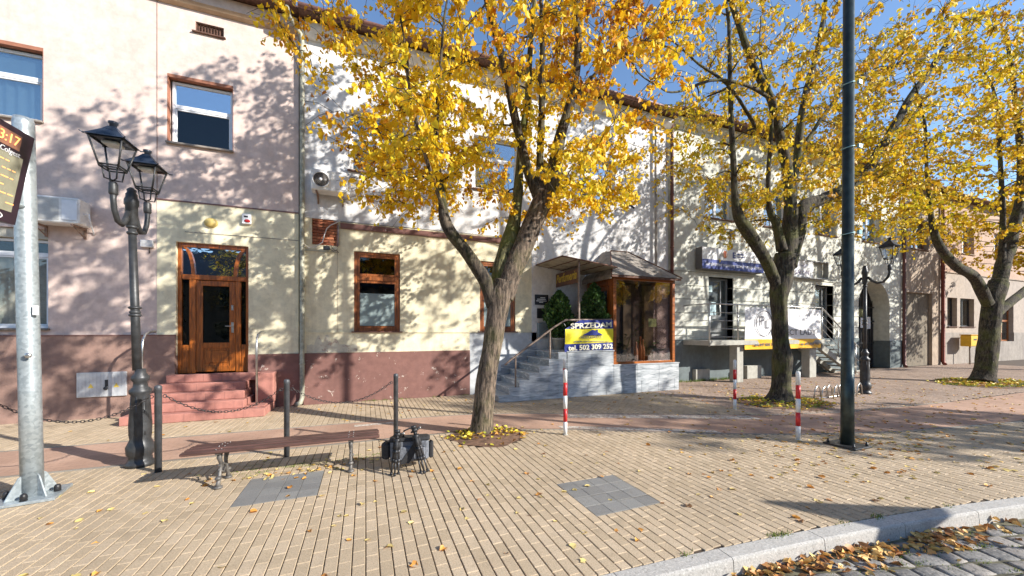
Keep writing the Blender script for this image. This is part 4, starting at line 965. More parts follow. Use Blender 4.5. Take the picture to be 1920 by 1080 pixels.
# ---- the other side of the street (only seen mirrored in the panes) -------------------
t=thing('building','plain plastered house with dark hipped roof across the street','building',(0,-22,0)); MB().box(-26,12,-30,-20,-.1,6.2).build('wall',OCH,t); rb=MB(); rb.add([(-26.5,-19.5,6.2),(12.5,-19.5,6.2),(12.5,-30.5,6.2),(-26.5,-30.5,6.2),(-20,-25,10),(6,-25,10)],[(0,1,5,4),(1,2,5),(2,3,4,5),(3,0,4),(0,3,2,1)]); rb.build('roof',paint('dark_roof',(.03,.03,.035),.7),t)
b=MB()
for i in range(9):
    for z in (1.2,4.0): b.box(-24.5+i*4,-23+i*4,-19.99,-19.95,z,z+1.5)
b.build('windows',GLSD,t)
t=thing('building','long darker house with steep roof across the street, farther right','building',(40,-20,0)); MB().box(14,75,-30,-19,-.1,7).build('wall',paint('brown_render',(.06,.05,.04),.9),t); rb=MB(); rb.add([(13.5,-18.5,7),(75.5,-18.5,7),(75.5,-30.5,7),(13.5,-30.5,7),(18,-25,11.5),(71,-25,11.5)],[(0,1,5,4),(1,2,5),(2,3,4,5),(3,0,4),(0,3,2,1)]); rb.build('roof',paint('dark_roof',(.03,.03,.035),.7),t)
# ================================================================ STREET FURNITURE
def lantern_post(label,x,y,arm,lean=0,grp='twin-lantern street lamps'):
    t=thing('street_lamp',label,'street lamp',(x,y,0),grp)
    c=(x,y,0)
    b=MB(); b.lathe(c,[(r_*.74,z_) for r_,z_ in [(.21,0),(.21,.05),(.17,.07),(.16,.13),(.19,.16),(.20,.26),(.17,.31),(.145,.36),(.155,.42),(.16,.55),(.13,.95),(.155,.98),(.155,1.02),(.10,1.06),(.095,1.12),(.13,1.16),(.125,1.20),(.08,1.24),(.07,1.3)]],14)
    for k in range(8):
        a=2*math.pi*k/8; b.tube([(x+.104*math.cos(a),y+.104*math.sin(a),.42),(x+.088*math.cos(a),y+.088*math.sin(a),.94)],.014,5)
    base=b.build('base',DMET,t)
    b=MB(); L=lambda z:x-lean*(z/3.7)
    b.tube([(L(z),y,z) for z in (1.28,2.0,2.1,3.2)],[.048,.046,.046,.041],14)
    for z,r in ((2.02,.066),(2.06,.058),(2.12,.068),(3.12,.058),(3.2,.06)): b.lathe((L(z),y,z-.02),[(.045,0),(r,.012),(r,.03),(.045,.045)],14)
    b.build('pole',DMET,t)
    xt=L(3.4)
    b=MB(); b.lathe((xt,y,3.2),[(.045,0),(.064,.04),(.064,.28),(.075,.3),(.075,.36),(.06,.4),(.06,.44),(.045,.46),(.05,.5),(.02,.53)],14); b.build('head',DMET,t)
    for s in (-1,1):
        pts=[(xt,y+s*(.07+(arm-.07)*q),3.36+dz) for q,dz in ((0,.02),(.2,-.1),(.45,-.18),(.72,-.16),(.93,-.04),(1,.08),(1,.2))]
        m=MB(); m.tube(pts,[.034,.035,.032,.03,.03,.03,.033],10); m.lathe((xt,y+s*arm,3.5),[(.034,0),(.044,.02),(.044,.14),(.034,.16)],12); A=m.build('arm',DMET,t)
        lx,ly=xt,y+s*arm; zb,zt=3.82,4.15; rb,rt=.088,.155
        m=MB()
        for (sx,sy) in ((-1,-1),(1,-1),(1,1),(-1,1)):
            m.tube([(lx,ly,3.68),(lx+sx*.058,ly+sy*.058,3.69),(lx+sx*.072,ly+sy*.072,zb)],.009,5)
            m.tube([(lx+sx*rb,ly+sy*rb,zb),(lx+sx*rt,ly+sy*rt,zt)],.0105,5)
        for r,z in ((rb,zb),(rt,zt),(rb*.98,zb+.03)):
            q=[(lx-r,ly-r,z),(lx+r,ly-r,z),(lx+r,ly+r,z),(lx-r,ly+r,z)]
            for i in range(4): m.tube([q[i],q[(i+1)%4]],.0105,5)
        lt=m.build('lantern',DMET,t)
        m=MB(); r=rt+.03; q=[(-r,-r,zt+.01),(r,-r,zt+.01),(r,r,zt+.01),(-r,r,zt+.01)]; r2=.075; q2=[(-r2,-r2,zt+.13),(r2,-r2,zt+.13),(r2,r2,zt+.13),(-r2,r2,zt+.13)]; r3=.035;q3=[(-r3,-r3,zt+.19),(r3,-r3,zt+.19),(r3,r3,zt+.19),(-r3,r3,zt+.19)]
        vs=[(lx+a,ly+b_,z) for a,b_,z in q+q2+q3]; m.add(vs,[(i,(i+1)%4,4+(i+1)%4,4+i) for i in range(4)]+[(4+i,4+(i+1)%4,8+(i+1)%4,8+i) for i in range(4)]+[(3,2,1,0),(8,9,10,11)])
        m.lathe((lx,ly,zt+.18),[(.035,0),(.035,.04),(.048,.05),(.048,.075),(.02,.085)],10)
        for sx,sy in ((-1,-1),(1,-1),(1,1),(-1,1)): m.tube([(lx+sx*r*.97,ly+sy*r*.97,zt+.005),(lx+sx*(r+.025),ly+sy*(r+.025),zt+.018)],[.012,.004],5)
        m.build('lantern_roof',paint('lantern_roof_blue_black',(.03,.04,.06),.3,.3,var=.3),lt)
        m=MB(); m.cbox(lx-.08,lx+.08,ly-.08,ly+.08,zt-.045,zt-.005,.01); m.build('light_unit',paint('lamp_diffuser',(.6,.6,.56),.3),lt)
        m=MB()
        for (ax,ay),(bx,by) in (((-1,-1),(1,-1)),((1,-1),(1,1)),((1,1),(-1,1)),((-1,1),(-1,-1))):
            v=[(lx+ax*rb*.98,ly+ay*rb*.98,zb+.03),(lx+bx*rb*.98,ly+by*rb*.98,zb+.03),(lx+bx*rt*.98,ly+by*rt*.98,zt-.01),(lx+ax*rt*.98,ly+ay*rt*.98,zt-.01)]
            ce=Vector((lx,ly,4.0)); v2=[Vector(a)+(ce-Vector(a)).normalized()*.004 for a in v]
            m.add(v+[tuple(a) for a in v2],[(0,1,2,3),(7,6,5,4),(0,4,5,1),(1,5,6,2),(2,6,7,3),(3,7,4,0)])
        m.build('pane',GLSL,lt)
    return t
lantern_post('black twin-lantern street lamp on a fluted base at left, by the first chained bollard',-2.83,6.52,.39,.1)
lantern_post('black twin-lantern street lamp beyond the tall dark pole, before the arched gateway',13.53,6.37,.55,0)
# dark bollards with chains
BOL=[(-3.99,6.12),(-2.48,6.12),(-1.06,6.2),(.46,6.39)]
BL=['dark grey bollard at the left edge of the photo','dark grey bollard right beside the left lamp post','dark grey bollard behind the middle of the bench','dark grey bollard behind the camera bag']
for (x,y),lb in zip(BOL,BL):
    t=thing('bollard',lb,'bollard',(x,y,0),'dark bollards joined by chains')
    MB().lathe((x,y,0),[(.037,0),(.037,1.05),(.039,1.052),(.039,1.09),(.033,1.107),(.016,1.115)],18).build('post',paint('bollard_grey',(.085,.09,.1),.45,.3,var=.25,dirt=.1),t)
    b=MB()
    for s in (-1,1): 
        if (x<-3 and s<0) or (x>.4 and s>0): continue
        b.tube([(x+s*(.05+.02*math.sin(a)+.018),y,.97+.02*math.cos(a)) for a in [2*math.pi*i/10 for i in range(11)]],.005,5,cap=False)
    b.build('eyelet',DMET,t)
CHN=paint('chain_iron',(.05,.045,.045),.5,.5,var=.4)
for k,((xa,ya),(xb,yb_)) in enumerate(zip(BOL,BOL[1:])):
    b=MB(); n=int(math.hypot(xb-xa,yb_-ya)*1.05/.042); A=Vector((xa+.08,ya,.97)); B=Vector((xb-.08,yb_,.97))
    def cp_(t): p=A.lerp(B,t); p.z-=.26*4*t*(1-t); return p
    for i in range(n):
        p=cp_((i+.5)/n); d=(cp_((i+1)/n)-cp_(i/n)).normalized(); up=Vector((0,0,1)) if i%2 else Vector((d.y,-d.x,0)).normalized(); up=(up-d*up.dot(d)).normalized()
        b.tube([p+d*(.026*math.cos(a))+up*(.014*math.sin(a)) for a in [2*math.pi*j/8 for j in range(9)]],.0045,4,cap=False)
    o=b.build('chain',CHN); tag(o,['rusty chain sagging between the left-edge bollard and the one beside the lamp post','rusty chain sagging in front of the red steps','rusty chain sagging in front of the brown plinth right of the downpipe'][k],'chain','chains between the bollards')
# red and white posts
RW=[paint('signal_white',(.78,.78,.76),.4,var=.06,dirt=.12),paint('signal_red',(.62,.03,.03),.4,var=.12,dirt=.1)]
def rwpost(label,x,y,h=1.14):
    t=thing('bollard',label,'bollard',(x,y,0),'red and white striped posts'); n=5; hh=h/5
    for i in range(n):
        b=MB(); pr=[(.034,i*hh+.0005),(.034,(i+1)*hh-.0005)]
        if i==n-1: pr=[(.034,i*hh+.0005),(.034,h-.03),(.028,h-.008),(.01,h)]
        b.lathe((x,y,0),pr,16); b.build('white_band' if i%2==0 else 'red_band',RW[i%2],t)
    MB().lathe((x,y,-.004),[(.05,0),(.05,.008),(.036,.012)],16).build('collar',CON,t)
rwpost('red and white striped post nearest the marble stairs, its twin just behind it',3.25,5.74)
rwpost('red and white striped post almost hidden behind another, beyond the pink strip',4.49,7.97)
rwpost('red and white striped post left of the second tree',8.0,6.2,1.15)
rwpost('red and white striped post beside the tall dark pole',6.72,4.06,1.14)
# tall dark pole
t=thing('lamp_pole','tall dark green steel pole on a flat base plate',  'pole',(7.07,3.55,0))
GP_=paint('dark_green_pole',(.035,.05,.048),.35,.4,var=.3,dirt=.12,bs=.1)
MB().tube([(7.07,3.55,.02),(7.07,3.55,1.3),(7.07,3.55,1.301),(7.12,3.55,9.5)],[.086,.082,.078,.068],24).build('shaft',GP_,t)
MB().cbox(6.86,7.3,3.34,3.78,0.003,.03,.005,).build('base_plate',DMET,t)
for dx,dy in ((-.17,-.17),(.17,-.17),(.17,.17),(-.17,.17)): MB().lathe((7.08+dx,3.56+dy,.03),[(.02,0),(.02,.03),(.012,.035),(.012,.06)],8).build('bolt',DMET,t)
for z in (3.35,4.7,5.7): 
    b=MB(); b.tube([(7.08+.082*math.cos(a),3.55+.082*math.sin(a),z+.02*math.cos(a)) for a in [2*math.pi*i/16 for i in range(17)]],.009,5,cap=False); b.box(7.16,7.24,3.44,3.47,z-.02,z+.04); b.build('clamp_band',paint('pale_teal_band',(.25,.42,.45),.4,.3),t)
# galvanised pole with display
px,py=-3.36,5.66
t=thing('display_pole','thick galvanised steel pole with finned base at the left edge','pole',(px,py,0))
MB().tube([(px,py,.02),(px-.02,py,1.2),(px-.045,py,2.6),(px-.07,py,4.05),(px-.07,py,4.1)],[.084,.082,.081,.08,.07],32).build('shaft',GALV,t)
Mp=Matrix.Translation((px,py,0))@Matrix.Rotation(R(12),4,'Z')
b=MB(); b.cbox(-.23,.23,-.23,.23,.003,.035,.004,Mp); b.build('base_plate',GALV,t)
for k in range(4):
    M2=Mp@Matrix.Rotation(R(45+90*k),4,'Z'); MB().prism([(.075,.036),(.205,.036),(.18,.09),(.105,.25),(.075,.27)],(-.006,.006),'y',M2).build('fin',GALV,t)
    M3=Mp@Matrix.Rotation(R(90*k),4,'Z'); 
    q=M3@Vector((.18,.0,.036)); MB().lathe(q,[(.028,0),(.028,.05),(.02,.07),(.004,.078)],12).build('bolt_cap',BLACK,t)
MB().lathe((px+.04,py-.12,1.55),[(.028,0),(.028,.012),(.012,.02)],12,Matrix.Rotation(R(90),4,'X')).build('hole_cap',STEEL,t)
MB().box(px+.05,px+.085,py-.085,py-.06,1.98,2.08).build('sticker',WPVC,t)
t=thing('departure_display','electronic departure display with orange digits, tilted down beside the galvanised pole','display',(-3.3,5.0,3.3))
# panel plane: runs along -Y, face looks +X and down
def DP(yy,zz,off=0):   # yy along Y, zz from 0 (bottom) to 1 (top)
    return Vector((-3.37+.145*zz+off,yy,2.9+.92*zz-off*.15))
def dbox(name,ya,yb_,za,zb_,o0,o1,m,parent):
    v=[DP(y_,z_,o_) for o_ in (o0,o1) for (y_,z_) in ((ya,za),(yb_,za),(yb_,zb_),(ya,zb_))]
    return MB().add(v,[(0,1,2,3),(7,6,5,4),(0,4,5,1),(1,5,6,2),(2,6,7,3),(3,7,4,0)]).build(name,m,parent)
dbox('housing',3.6,5.46,0,1,-.12,0,paint('display_black',(.03,.015,.025),.4),t)
dbox('screen',3.66,5.38,.12,.72,.001,.004,paint('display_face',(.30,.29,.21),.25,var=.1),t)
LED=emit('led_orange',(1,.38,.12),1.0)
dbox('clock_field',4.98,5.32,.78,.94,.001,.0035,paint('clock_face',(.30,.14,.09),.4),t)
EXD=Matrix.Rotation(R(90),4,'Z')@Matrix.Rotation(R(90+9),4,'X')
text('13:17',t,tuple(DP(5.15,.86,.008)),.13,LED,.27,extra=EXD)
for r_,zz in enumerate((.63,.545,.46,.375,.29,.2)):
    b=MB(); y_=3.75
    while y_<5.3:
        w_=random.uniform(.03,.09)
        if random.random()<.8:
            v=[DP(q,z_,o_) for o_ in (.0045,.006) for (q,z_) in ((y_,zz),(y_+w_,zz),(y_+w_,zz+.010),(y_,zz+.010))]; b.add(v,[(0,1,2,3),(7,6,5,4),(0,4,5,1),(1,5,6,2),(2,6,7,3),(3,7,4,0)])
        y_+=w_+.02
    b.build('led_row',LED,t)
b=MB(); b.tube([DP(5.18+.11*math.cos(a),.055+.04*math.sin(a),.004) for a in [2*math.pi*i/20 for i in range(21)]],.006,4,cap=False); b.build('oval_emblem',WPVC,t)
text('Colgest',t,tuple(DP(5.22,.735,.008)),.07,WPVC,.22,extra=EXD)
b=MB(); 
for zz in (.25,.8): b.tube([DP(5.3,zz,-.1),(px-.04,py-.05,2.9+.92*zz)],.03,8)
b.build('mount',GALV,t)
# bench
t=thing('bench','long backless park bench with brown slats on ornate iron legs','bench',(-.87,5.4,0))
SL=wood('brown_slat',(.085,.042,.034),.5,'x',.1)
A=Vector((-1.93,5.4,.42)); 
for k in range(4):
    yy=5.245+k*.098
    MB().cbox(-1.93+.01*k,.17-.01*(k%2),yy-.042,yy+.042,.40+(.004 if k in(0,3) else .012),.435+(.004 if k in(0,3) else .012),.007).build('slat',SL,t)
LG=paint('weathered_iron',(.16,.15,.14),.6,.5,var=.4,dirt=.3)
for xx in (-1.58,-.18):
    b=MB(); 
    for s in (-1,1):
        b.tube([(xx,5.4+s*.10,.39),(xx,5.4+s*.13,.34),(xx,5.4+s*.08,.26),(xx,5.4+s*.12,.14),(xx,5.4+s*.17,.06),(xx,5.4+s*.17,.01)],[.025,.028,.02,.018,.022,.03],8)
        b.lathe((xx,5.4+s*.17,0),[(.045,0),(.045,.02),(.02,.03)],10); b.lathe((xx,5.4+s*.17,.09),[(.018,0),(.034,.015),(.034,.03),(.018,.045)],10)
    b.tube([(xx,5.27,.25),(xx,5.35,.2),(xx,5.4,.24),(xx,5.45,.2),(xx,5.53,.25)],.012,6); b.tube([(xx,5.27,.2),(xx,5.4,.13),(xx,5.53,.2)],.012,6)
    b.build('leg',LG,t); MB().cbox(xx-.03,xx+.03,5.22,5.58,.385,.402,.004).build('cross_bar',LG,t)
    b=MB()
    for k in range(4):
        for dx in (-.015,.04): b.lathe((xx+dx-.01,5.245+k*.098,.438+(.005 if k in(0,3) else .012)),[(.008,0),(.008,.003),(.003,.005)],8)
    b.build('bolts',STEEL,t,'stuff')
# camera bag and two folded tripods
t=thing('camera_bag','grey and black camera shoulder bag standing between two folded tripods','bag',(.56,5.05,0))
BG=paint('bag_grey',(.13,.14,.16),.75,var=.3,bs=.4,nscale=30); BB=paint('bag_black',(.02,.02,.022),.7,var=.3,bs=.4,nscale=30)
Mb=Matrix.Translation((.54,5.1,0))@Matrix.Rotation(R(-8),4,'Z')
b=MB(); b.cbox(-.24,.25,-.09,.10,.1,.40,.035,Mb); b.build('body',BG,t)
b=MB(); b.cbox(-.19,.21,-.125,-.089,.13,.31,.02,Mb); b.build('front_pocket',BG,t)
b=MB(); b.cbox(-.255,.265,-.10,.11,.36,.415,.025,Mb); b.build('lid',BB,t)
b=MB(); b.prism([(-.12,.1),(.0,.1),(.16,.38),(.07,.38)],(-.135,-.1275),'y',Mb); b.build('strap',BB,t)
b=MB(); b.cbox(-.35,-.235,-.07,.08,.14,.36,.03,Mb); b.cbox(.245,.31,-.06,.07,.12,.34,.02,Mb); b.build('side_pouch',BB,t)
b=MB(); b.tube([Mb@Vector(p) for p in ((-.08,0,.41),(-.07,0,.49),(0,0,.52),(.08,0,.5),(.1,0,.41))],.011,8); b.build('handle',BB,t)
def tripod(label,foot,head,seed,cat='tripod'):
    rr=random.Random(seed); t=thing('folded_tripod',label,cat,foot,'folded tripods')
    F=Vector(foot);H_=Vector(head); ax=(H_-F).normalized(); sx=Vector((1,0,0)); sx=(sx-ax*sx.dot(ax)).normalized(); sy=ax.cross(sx)
    L=(H_-F).length
    for k in range(3):
        a=2*math.pi*k/3+.4; o0=(sx*math.cos(a)+sy*math.sin(a)); f=F+o0*.05; h=F+ax*(L*.8)+o0*.026
        b=MB(); d=(h-f); b.tube([f+d*.05,f+d*.45],.011,8); b.tube([f+d*.42,h],.0155,8); b.tube([f+d*.36,f+d*.46],.02,8); b.tube([f+d*.62,f+d*.72],.019,8); lg=b.build('leg',BLACK if k else paint('dark_grey_leg',(.07,.07,.075),.35,.4),t)
        b=MB(); b.tube([f,f+d*.07],.019,8); b.build('foot',BLACK,lg)
        b=MB(); b.tube([f+d*.74,h],.024,8); b.build('grip',BB,lg)
    b=MB(); b.tube([F+ax*L*.76,F+ax*L*.84],.045,10); b.tube([F+ax*L*.84,F+ax*L*.9],.022,8); b.build('shoulder',BLACK,t)
    b=MB(); c=F+ax*L*.94; b.tube([c-sx*.03,c+sx*.035],.03,10); b.tube([c+sx*.03,c+sx*.07+ax*.01],.016,8); b.tube([c,c-sx*.05-ax*.02],.012,8); b.tube([c+ax*.02,c+ax*.06],.035,10); b.tube([c+sx*.0,c-sy*.06],.014,8); b.build('head',BLACK,t)
    b=MB(); b.tube([c+sx*.07+ax*.01,c+sx*.085+ax*.012],.018,8); b.build('knob',STEEL,t)
tripod('folded black tripod leaning on the left end of the grey bag',(.34,4.90,.0),(.38,4.98,.52),3); tripod('folded black tripod slanting across the right end of the grey bag',(.70,4.84,.0),(.58,4.97,.56),4)
# bicycle rack: low tube arches
t=thing('bike_rack','low bicycle rack of steel hoops behind the second tree','bike rack',(11.6,6.4,0))
for k in range(4):
    xx=11.2+k*.52
    MB().tube([(xx,6.2,0),(xx+.06,6.2,.28),(xx+.2,6.22,.36),(xx+.34,6.25,.28),(xx+.5,6.3,0)],.016,8).build('hoop',STEEL,t); MB().tube([(xx+.08,6.42,0),(xx+.14,6.42,.25),(xx+.27,6.44,.33),(xx+.4,6.45,.25),(xx+.52,6.5,0)],.016,8).build('hoop',STEEL,t)
MB().tube([(11.1,6.3,.02),(13.3,6.38,.02)],.016,8).build('foot_rail',STEEL,t)
# ================================================================ LEAVES
HEART=np.array([(0,0,0),(-.42,-.10,.06),(-.46,.38,.10),(-.22,.78,.05),(0,1.05,-.02),(.22,.78,.05),(.46,.38,.10),(.42,-.10,.06)],float)
HF=[(0,1,2,3),(0,3,4,5),(0,5,6,7)]
HF=[(0,4,3,2,1),(0,7,6,5,4)]
def leaves_mesh(name,P,Q,N_,S,mat,curl=1.0):
    """P points; Q leaf direction; N_ normal; S size; builds heart leaves (2 faces folded on the midrib)"""
    P=np.asarray(P,float); n=len(P); Q=np.asarray(Q,float); Q/=np.linalg.norm(Q,axis=1)[:,None]+1e-9
    N_=np.asarray(N_,float); N_-=Q*(N_*Q).sum(1)[:,None]; N_/=np.linalg.norm(N_,axis=1)[:,None]+1e-9
    Xv=np.cross(Q,N_); S=np.asarray(S,float)[:,None,None]
    loc=HEART[None]*np.array([1,1,1.0])[None,None]
    loc=np.repeat(loc,n,0); k=rng.uniform(-.3,1.6,n)[:,None]*curl; loc[:,:,2]*=k; loc[:,4,2]-=rng.uniform(0,.35,n)*curl; loc[:,:,0]*=rng.uniform(.8,1.12,n)[:,None]
    V=P[:,None,:]+S*(loc[:,:,0:1]*Xv[:,None]+loc[:,:,1:2]*Q[:,None]+loc[:,:,2:3]*N_[:,None])
    V=V.reshape(-1,3); nv=8
    idx=(np.arange(n)[:,None,None]*nv+np.array(HF)[None]).reshape(-1)
    me=bpy.data.meshes.new(name); me.vertices.add(n*nv); me.vertices.foreach_set('co',V.ravel())
    nf=n*2; me.loops.add(nf*5); me.loops.foreach_set('vertex_index',idx.astype(np.int32))
    me.polygons.add(nf); me.polygons.foreach_set('loop_start',(np.arange(nf)*5).astype(np.int32)); 
    try: me.polygons.foreach_set('loop_total',np.full(nf,5,np.int32))
    except Exception: pass
    me.update(calc_edges=True); me.validate(); me.materials.append(mat); return me
Y_=[(0,(.26,.34,.03)),(.14,(.55,.56,.03)),(.32,(.86,.68,.03)),(.60,(.90,.62,.02)),(.80,(.90,.55,.015)),(.91,(.78,.33,.012)),(.97,(.40,.17,.03)),(1,(.30,.13,.03))]
LM1=leafmat('autumn_leaf',Y_,.5,.45)
LM2=leafmat('autumn_leaf_far',[(0,(.26,.30,.03)),(.2,(.55,.52,.03)),(.5,(.80,.59,.025)),(.82,(.74,.42,.02)),(1,(.42,.2,.04))],.45,.5)
BK1=bark('tree_bark',(.115,.085,.062),.2); BK2=bark('dark_mossy_bark',(.05,.04,.028),.4); BKM=bark('mossy_bark',(.12,.11,.05),.75); BKD=bark('dark_limb_bark',(.055,.042,.03),.3)
def catmull(P,Rr,k=5):
    out=[];ro=[]
    for i in range(len(P)-1):
        p0=P[max(i-1,0)];p1=P[i];p2=P[i+1];p3=P[min(i+2,len(P)-1)]
        for j in range(k):
            t=j/k; t2=t*t;t3=t2*t
            out.append(.5*((2*p1)+(p2-p0)*t+(2*p0-5*p1+4*p2-p3)*t2+(3*p1-p0-3*p2+p3)*t3)); ro.append(Rr[i]+(Rr[i+1]-Rr[i])*t)
    out.append(P[-1]); ro.append(Rr[-1]); return out,ro
def limb(spec,Yt):
    """spec [(px,py,dy,width_px)] measured on the vertical plane of the tree"""
    P=[];Rr=[]
    for (px,py,dy,w) in spec:
        p=FP(px,py,Yt+dy); d=DEP(p.x,p.y); P.append(p); Rr.append(w/2/FPX*d*math.cos(math.atan((px-960)/FPX))*.84)
    return P,Rr
def tree(label,Yt,trunk,limbs,crown,natt,lsize,nleaf,seed,barkm,leafm,singles=0,base=None,avoid=None,group='autumn street trees',trunk_flare=1.25,knob=.0,exts=()):
    rr=random.Random(seed); rg=np.random.default_rng(seed)
    P,Rr=limb(trunk,Yt); base=Vector((P[0].x,P[0].y,0)); P[0].z=-.03
    t=thing('deciduous_tree',label,'tree',tuple(base),group)
    def barkfn(kf,amp,sd):
        def fn(a,i,p):
            v=noise.noise(Vector((math.cos(a)*kf,math.sin(a)*kf,p.z*1.1+sd))); v2=noise.noise(Vector((math.cos(a)*kf*2.6,math.sin(a)*kf*2.6,p.z*3+sd)))
            v3=noise.noise(Vector((math.cos(a)*1.1,math.sin(a)*1.1,p.z*1.7+sd)))
            return 1+amp*(1-2*abs(v))*.9+amp*.6*v2+v3*(amp*1.2+knob)
        return fn
    b=MB(); Q,q=catmull(P,Rr,12); 
    q=[r_*(1+(trunk_flare-1)*math.exp(-max(0,p.z)/.16)) for r_,p in zip(q,Q)]
    b.tube(Q,q,40,noisefn=barkfn(4.5,.07,seed)); b.build('trunk',barkm,t)
    nodes=[]; 
    for k,L in enumerate(limbs):
        m=barkm
        if isinstance(L,tuple): L,m=L
        P,Rr=limb(L,Yt); Q,q=catmull(P,Rr,8)
        # carry the limb on above the frame
        go=P[-1].z>crown['low']+1.2
        d=(Q[-1]-Q[-4]).normalized(); e=Q[-1]; r_=q[-1]
        for s in range(int(rr.uniform(8,14))):
            d=(d+Vector((rr.uniform(-.12,.12),rr.uniform(-.12,.12),.05))).normalized(); e=e+d*.22; r_*=.9
            if e.z>crown['top'] or not go: break
            Q.append(e); q.append(max(r_,.012))
        b=MB(); b.tube(Q,q,18,noisefn=barkfn(3.2,.08,seed+k)); b.build('limb',m,t)
        for p,r_ in zip(Q,q):
            if p.z>crown['low']-.6: nodes.append((p,r_))
    # attractor points spread through the crown
    cx,cy,cz=crown['c']; ax,ay,az=crown['r']
    att=[]
    while len(att)<natt:
        v=np.array([rr.uniform(-1,1) for _ in range(3)]); l=np.linalg.norm(v)
        if l>1 or l<.25: continue
        p=Vector((cx+v[0]*ax,cy+v[1]*ay,cz+v[2]*az))
        if p.z<crown['low']+ (crown.get('slope',0)*abs(p.x-cx)): continue
        if noise.noise(p*.6+Vector((seed,0,0)))<crown.get('gap',-.2): continue
        if p.y>YF-.35: p.y=YF-.35-rr.random()*.5
        if avoid and avoid(p): continue
        att.append(p)
    if exts:
        for (x0,x1,y0,y1,z0,z1,nn) in exts:
            for _ in range(nn): att.append(Vector((rr.uniform(x0,x1),rr.uniform(y0,y1),rr.uniform(z0,z1))))
    NP=[tuple(p) for p,_ in nodes]; NR=[r_ for _,r_ in nodes]; depthn=[0]*len(NP)
    arr=np.array(NP); att.sort(key=lambda p: float(((arr-np.array(p))**2).sum(1).min()))
    cap=len(att)*7+len(NP)+10; A=np.zeros((cap,3)); A[:len(NP)]=arr; cnt=len(NP); RA=np.zeros(cap); RA[:cnt]=NR; tw=MB()
    LP=[];LQ=[]
    for p in att:
        pa=np.array(p); dd=((A[:cnt]-pa)**2); dist=dd[:,0]+dd[:,1]+dd[:,2]*1.3+np.maximum(0,A[:cnt,2]-pa[2]+.1)*.6
        i=int(dist.argmin()); s=Vector(A[i]); L=(p-s).length
        if L<.12: continue
        r0=min(RA[i]*.8,.011+.021*L); n=5
        bow=Vector((rr.uniform(-.12,.12),rr.uniform(-.12,.12),rr.uniform(.02,.22)))*L
        pts=[]
        for j in range(n+1):
            tt=j/n; q=s.lerp(p,tt)+bow*(4*tt*(1-tt)); q+=Vector((rr.uniform(-1,1),rr.uniform(-1,1),rr.uniform(-1,1)))*.025*(0 if j in(0,) else 1); pts.append(q)
        rad=[max(.005,r0*(1-.75*j/n)) for j in range(n+1)]
        tw.tube(pts,rad,5,cap=False)
        for j in range(1,n+1):
            A[cnt]=pts[j]; RA[cnt]=rad[j]; cnt+=1
        # leaf-bearing twigs
        for w in range(4):
            a=pts[rr.choice((2,3,4,5))]; d=(pts[-1]-pts[0]).normalized()+Vector((rr.uniform(-1,1),rr.uniform(-1,1),rr.uniform(-.7,.5))); d.normalize(); ln=rr.uniform(.22,.55)
            e1=a+d*ln*.5+Vector((0,0,.02)); e2=a+d*ln-Vector((0,0,ln*.15)); tw.tube([a,e1,e2],[.0055,.004,.003],3,cap=False)
            LP.append((a,e1,e2))
        LP.append((pts[2],pts[4],pts[5]))
    tw.build('branches',BKD,t,'stuff')
    # leaves along the twigs, hanging
    nl=nleaf; sel=rg.integers(0,len(LP),nl); u=rg.uniform(0,1,nl)
    B_=np.array([[tuple(x) for x in l] for l in LP])[sel]
    pos=((1-u)**2)[:,None]*B_[:,0]+(2*u*(1-u))[:,None]*B_[:,1]+(u**2)[:,None]*B_[:,2]
    pos+=rg.normal(0,.035,(nl,3)); pos[:,2]-=rg.uniform(0,.05,nl)
    pos=pos[pos[:,1]<YF-.12]; nl=len(pos)
    qd=np.stack([rg.normal(0,.55,nl),rg.normal(0,.55,nl),-rg.uniform(.3,1.3,nl)],1); nd=rg.normal(0,1,(nl,3)); nd[:,2]+=.3
    S=lsize*rg.uniform(.6,1.15,nl)
    if singles:
        # the leaves that show largest stay single
        dpt=pos[:,0]*_s+pos[:,1]*_c; uu=pos[:,0]*_c-pos[:,1]*_s; pyx=HY-FPX*(pos[:,2]-CH)/dpt; vis=(abs(uu/dpt*FPX)<940)&(pyx>10)&(pyx<1000)
        sc_=np.where(vis,S/dpt,0); od=np.argsort(-sc_)[:singles]
        mask=np.ones(nl,bool); mask[od]=False
        vars_=[leaves_mesh('leaf',[(0,0,0)],[(0,0,-1)],[(0,-1,0)],[1.0],leafm) for _ in range(6)]
        for i in od:
            o=bpy.data.objects.new('leaf',vars_[i%6]); q_=Vector(qd[i]).normalized(); z_=Vector(nd[i]); 
            o.rotation_euler=(rr.uniform(-.6,.6),rr.uniform(-.6,.6),rr.uniform(0,6.28)); o.scale=(S[i],)*3; o.location=Vector(pos[i]); o.parent=t; o.matrix_parent_inverse=Matrix.Translation(base).inverted(); col.objects.link(o)
        pos,qd,nd,S=pos[mask],qd[mask],nd[mask],S[mask]
    me=leaves_mesh('crown',pos,qd,nd,S,leafm); o=bpy.data.objects.new('crown',me); o['kind']='stuff'; o.parent=t; o.matrix_parent_inverse=Matrix.Translation(base).inverted(); col.objects.link(o)
    return t
T1=6.37
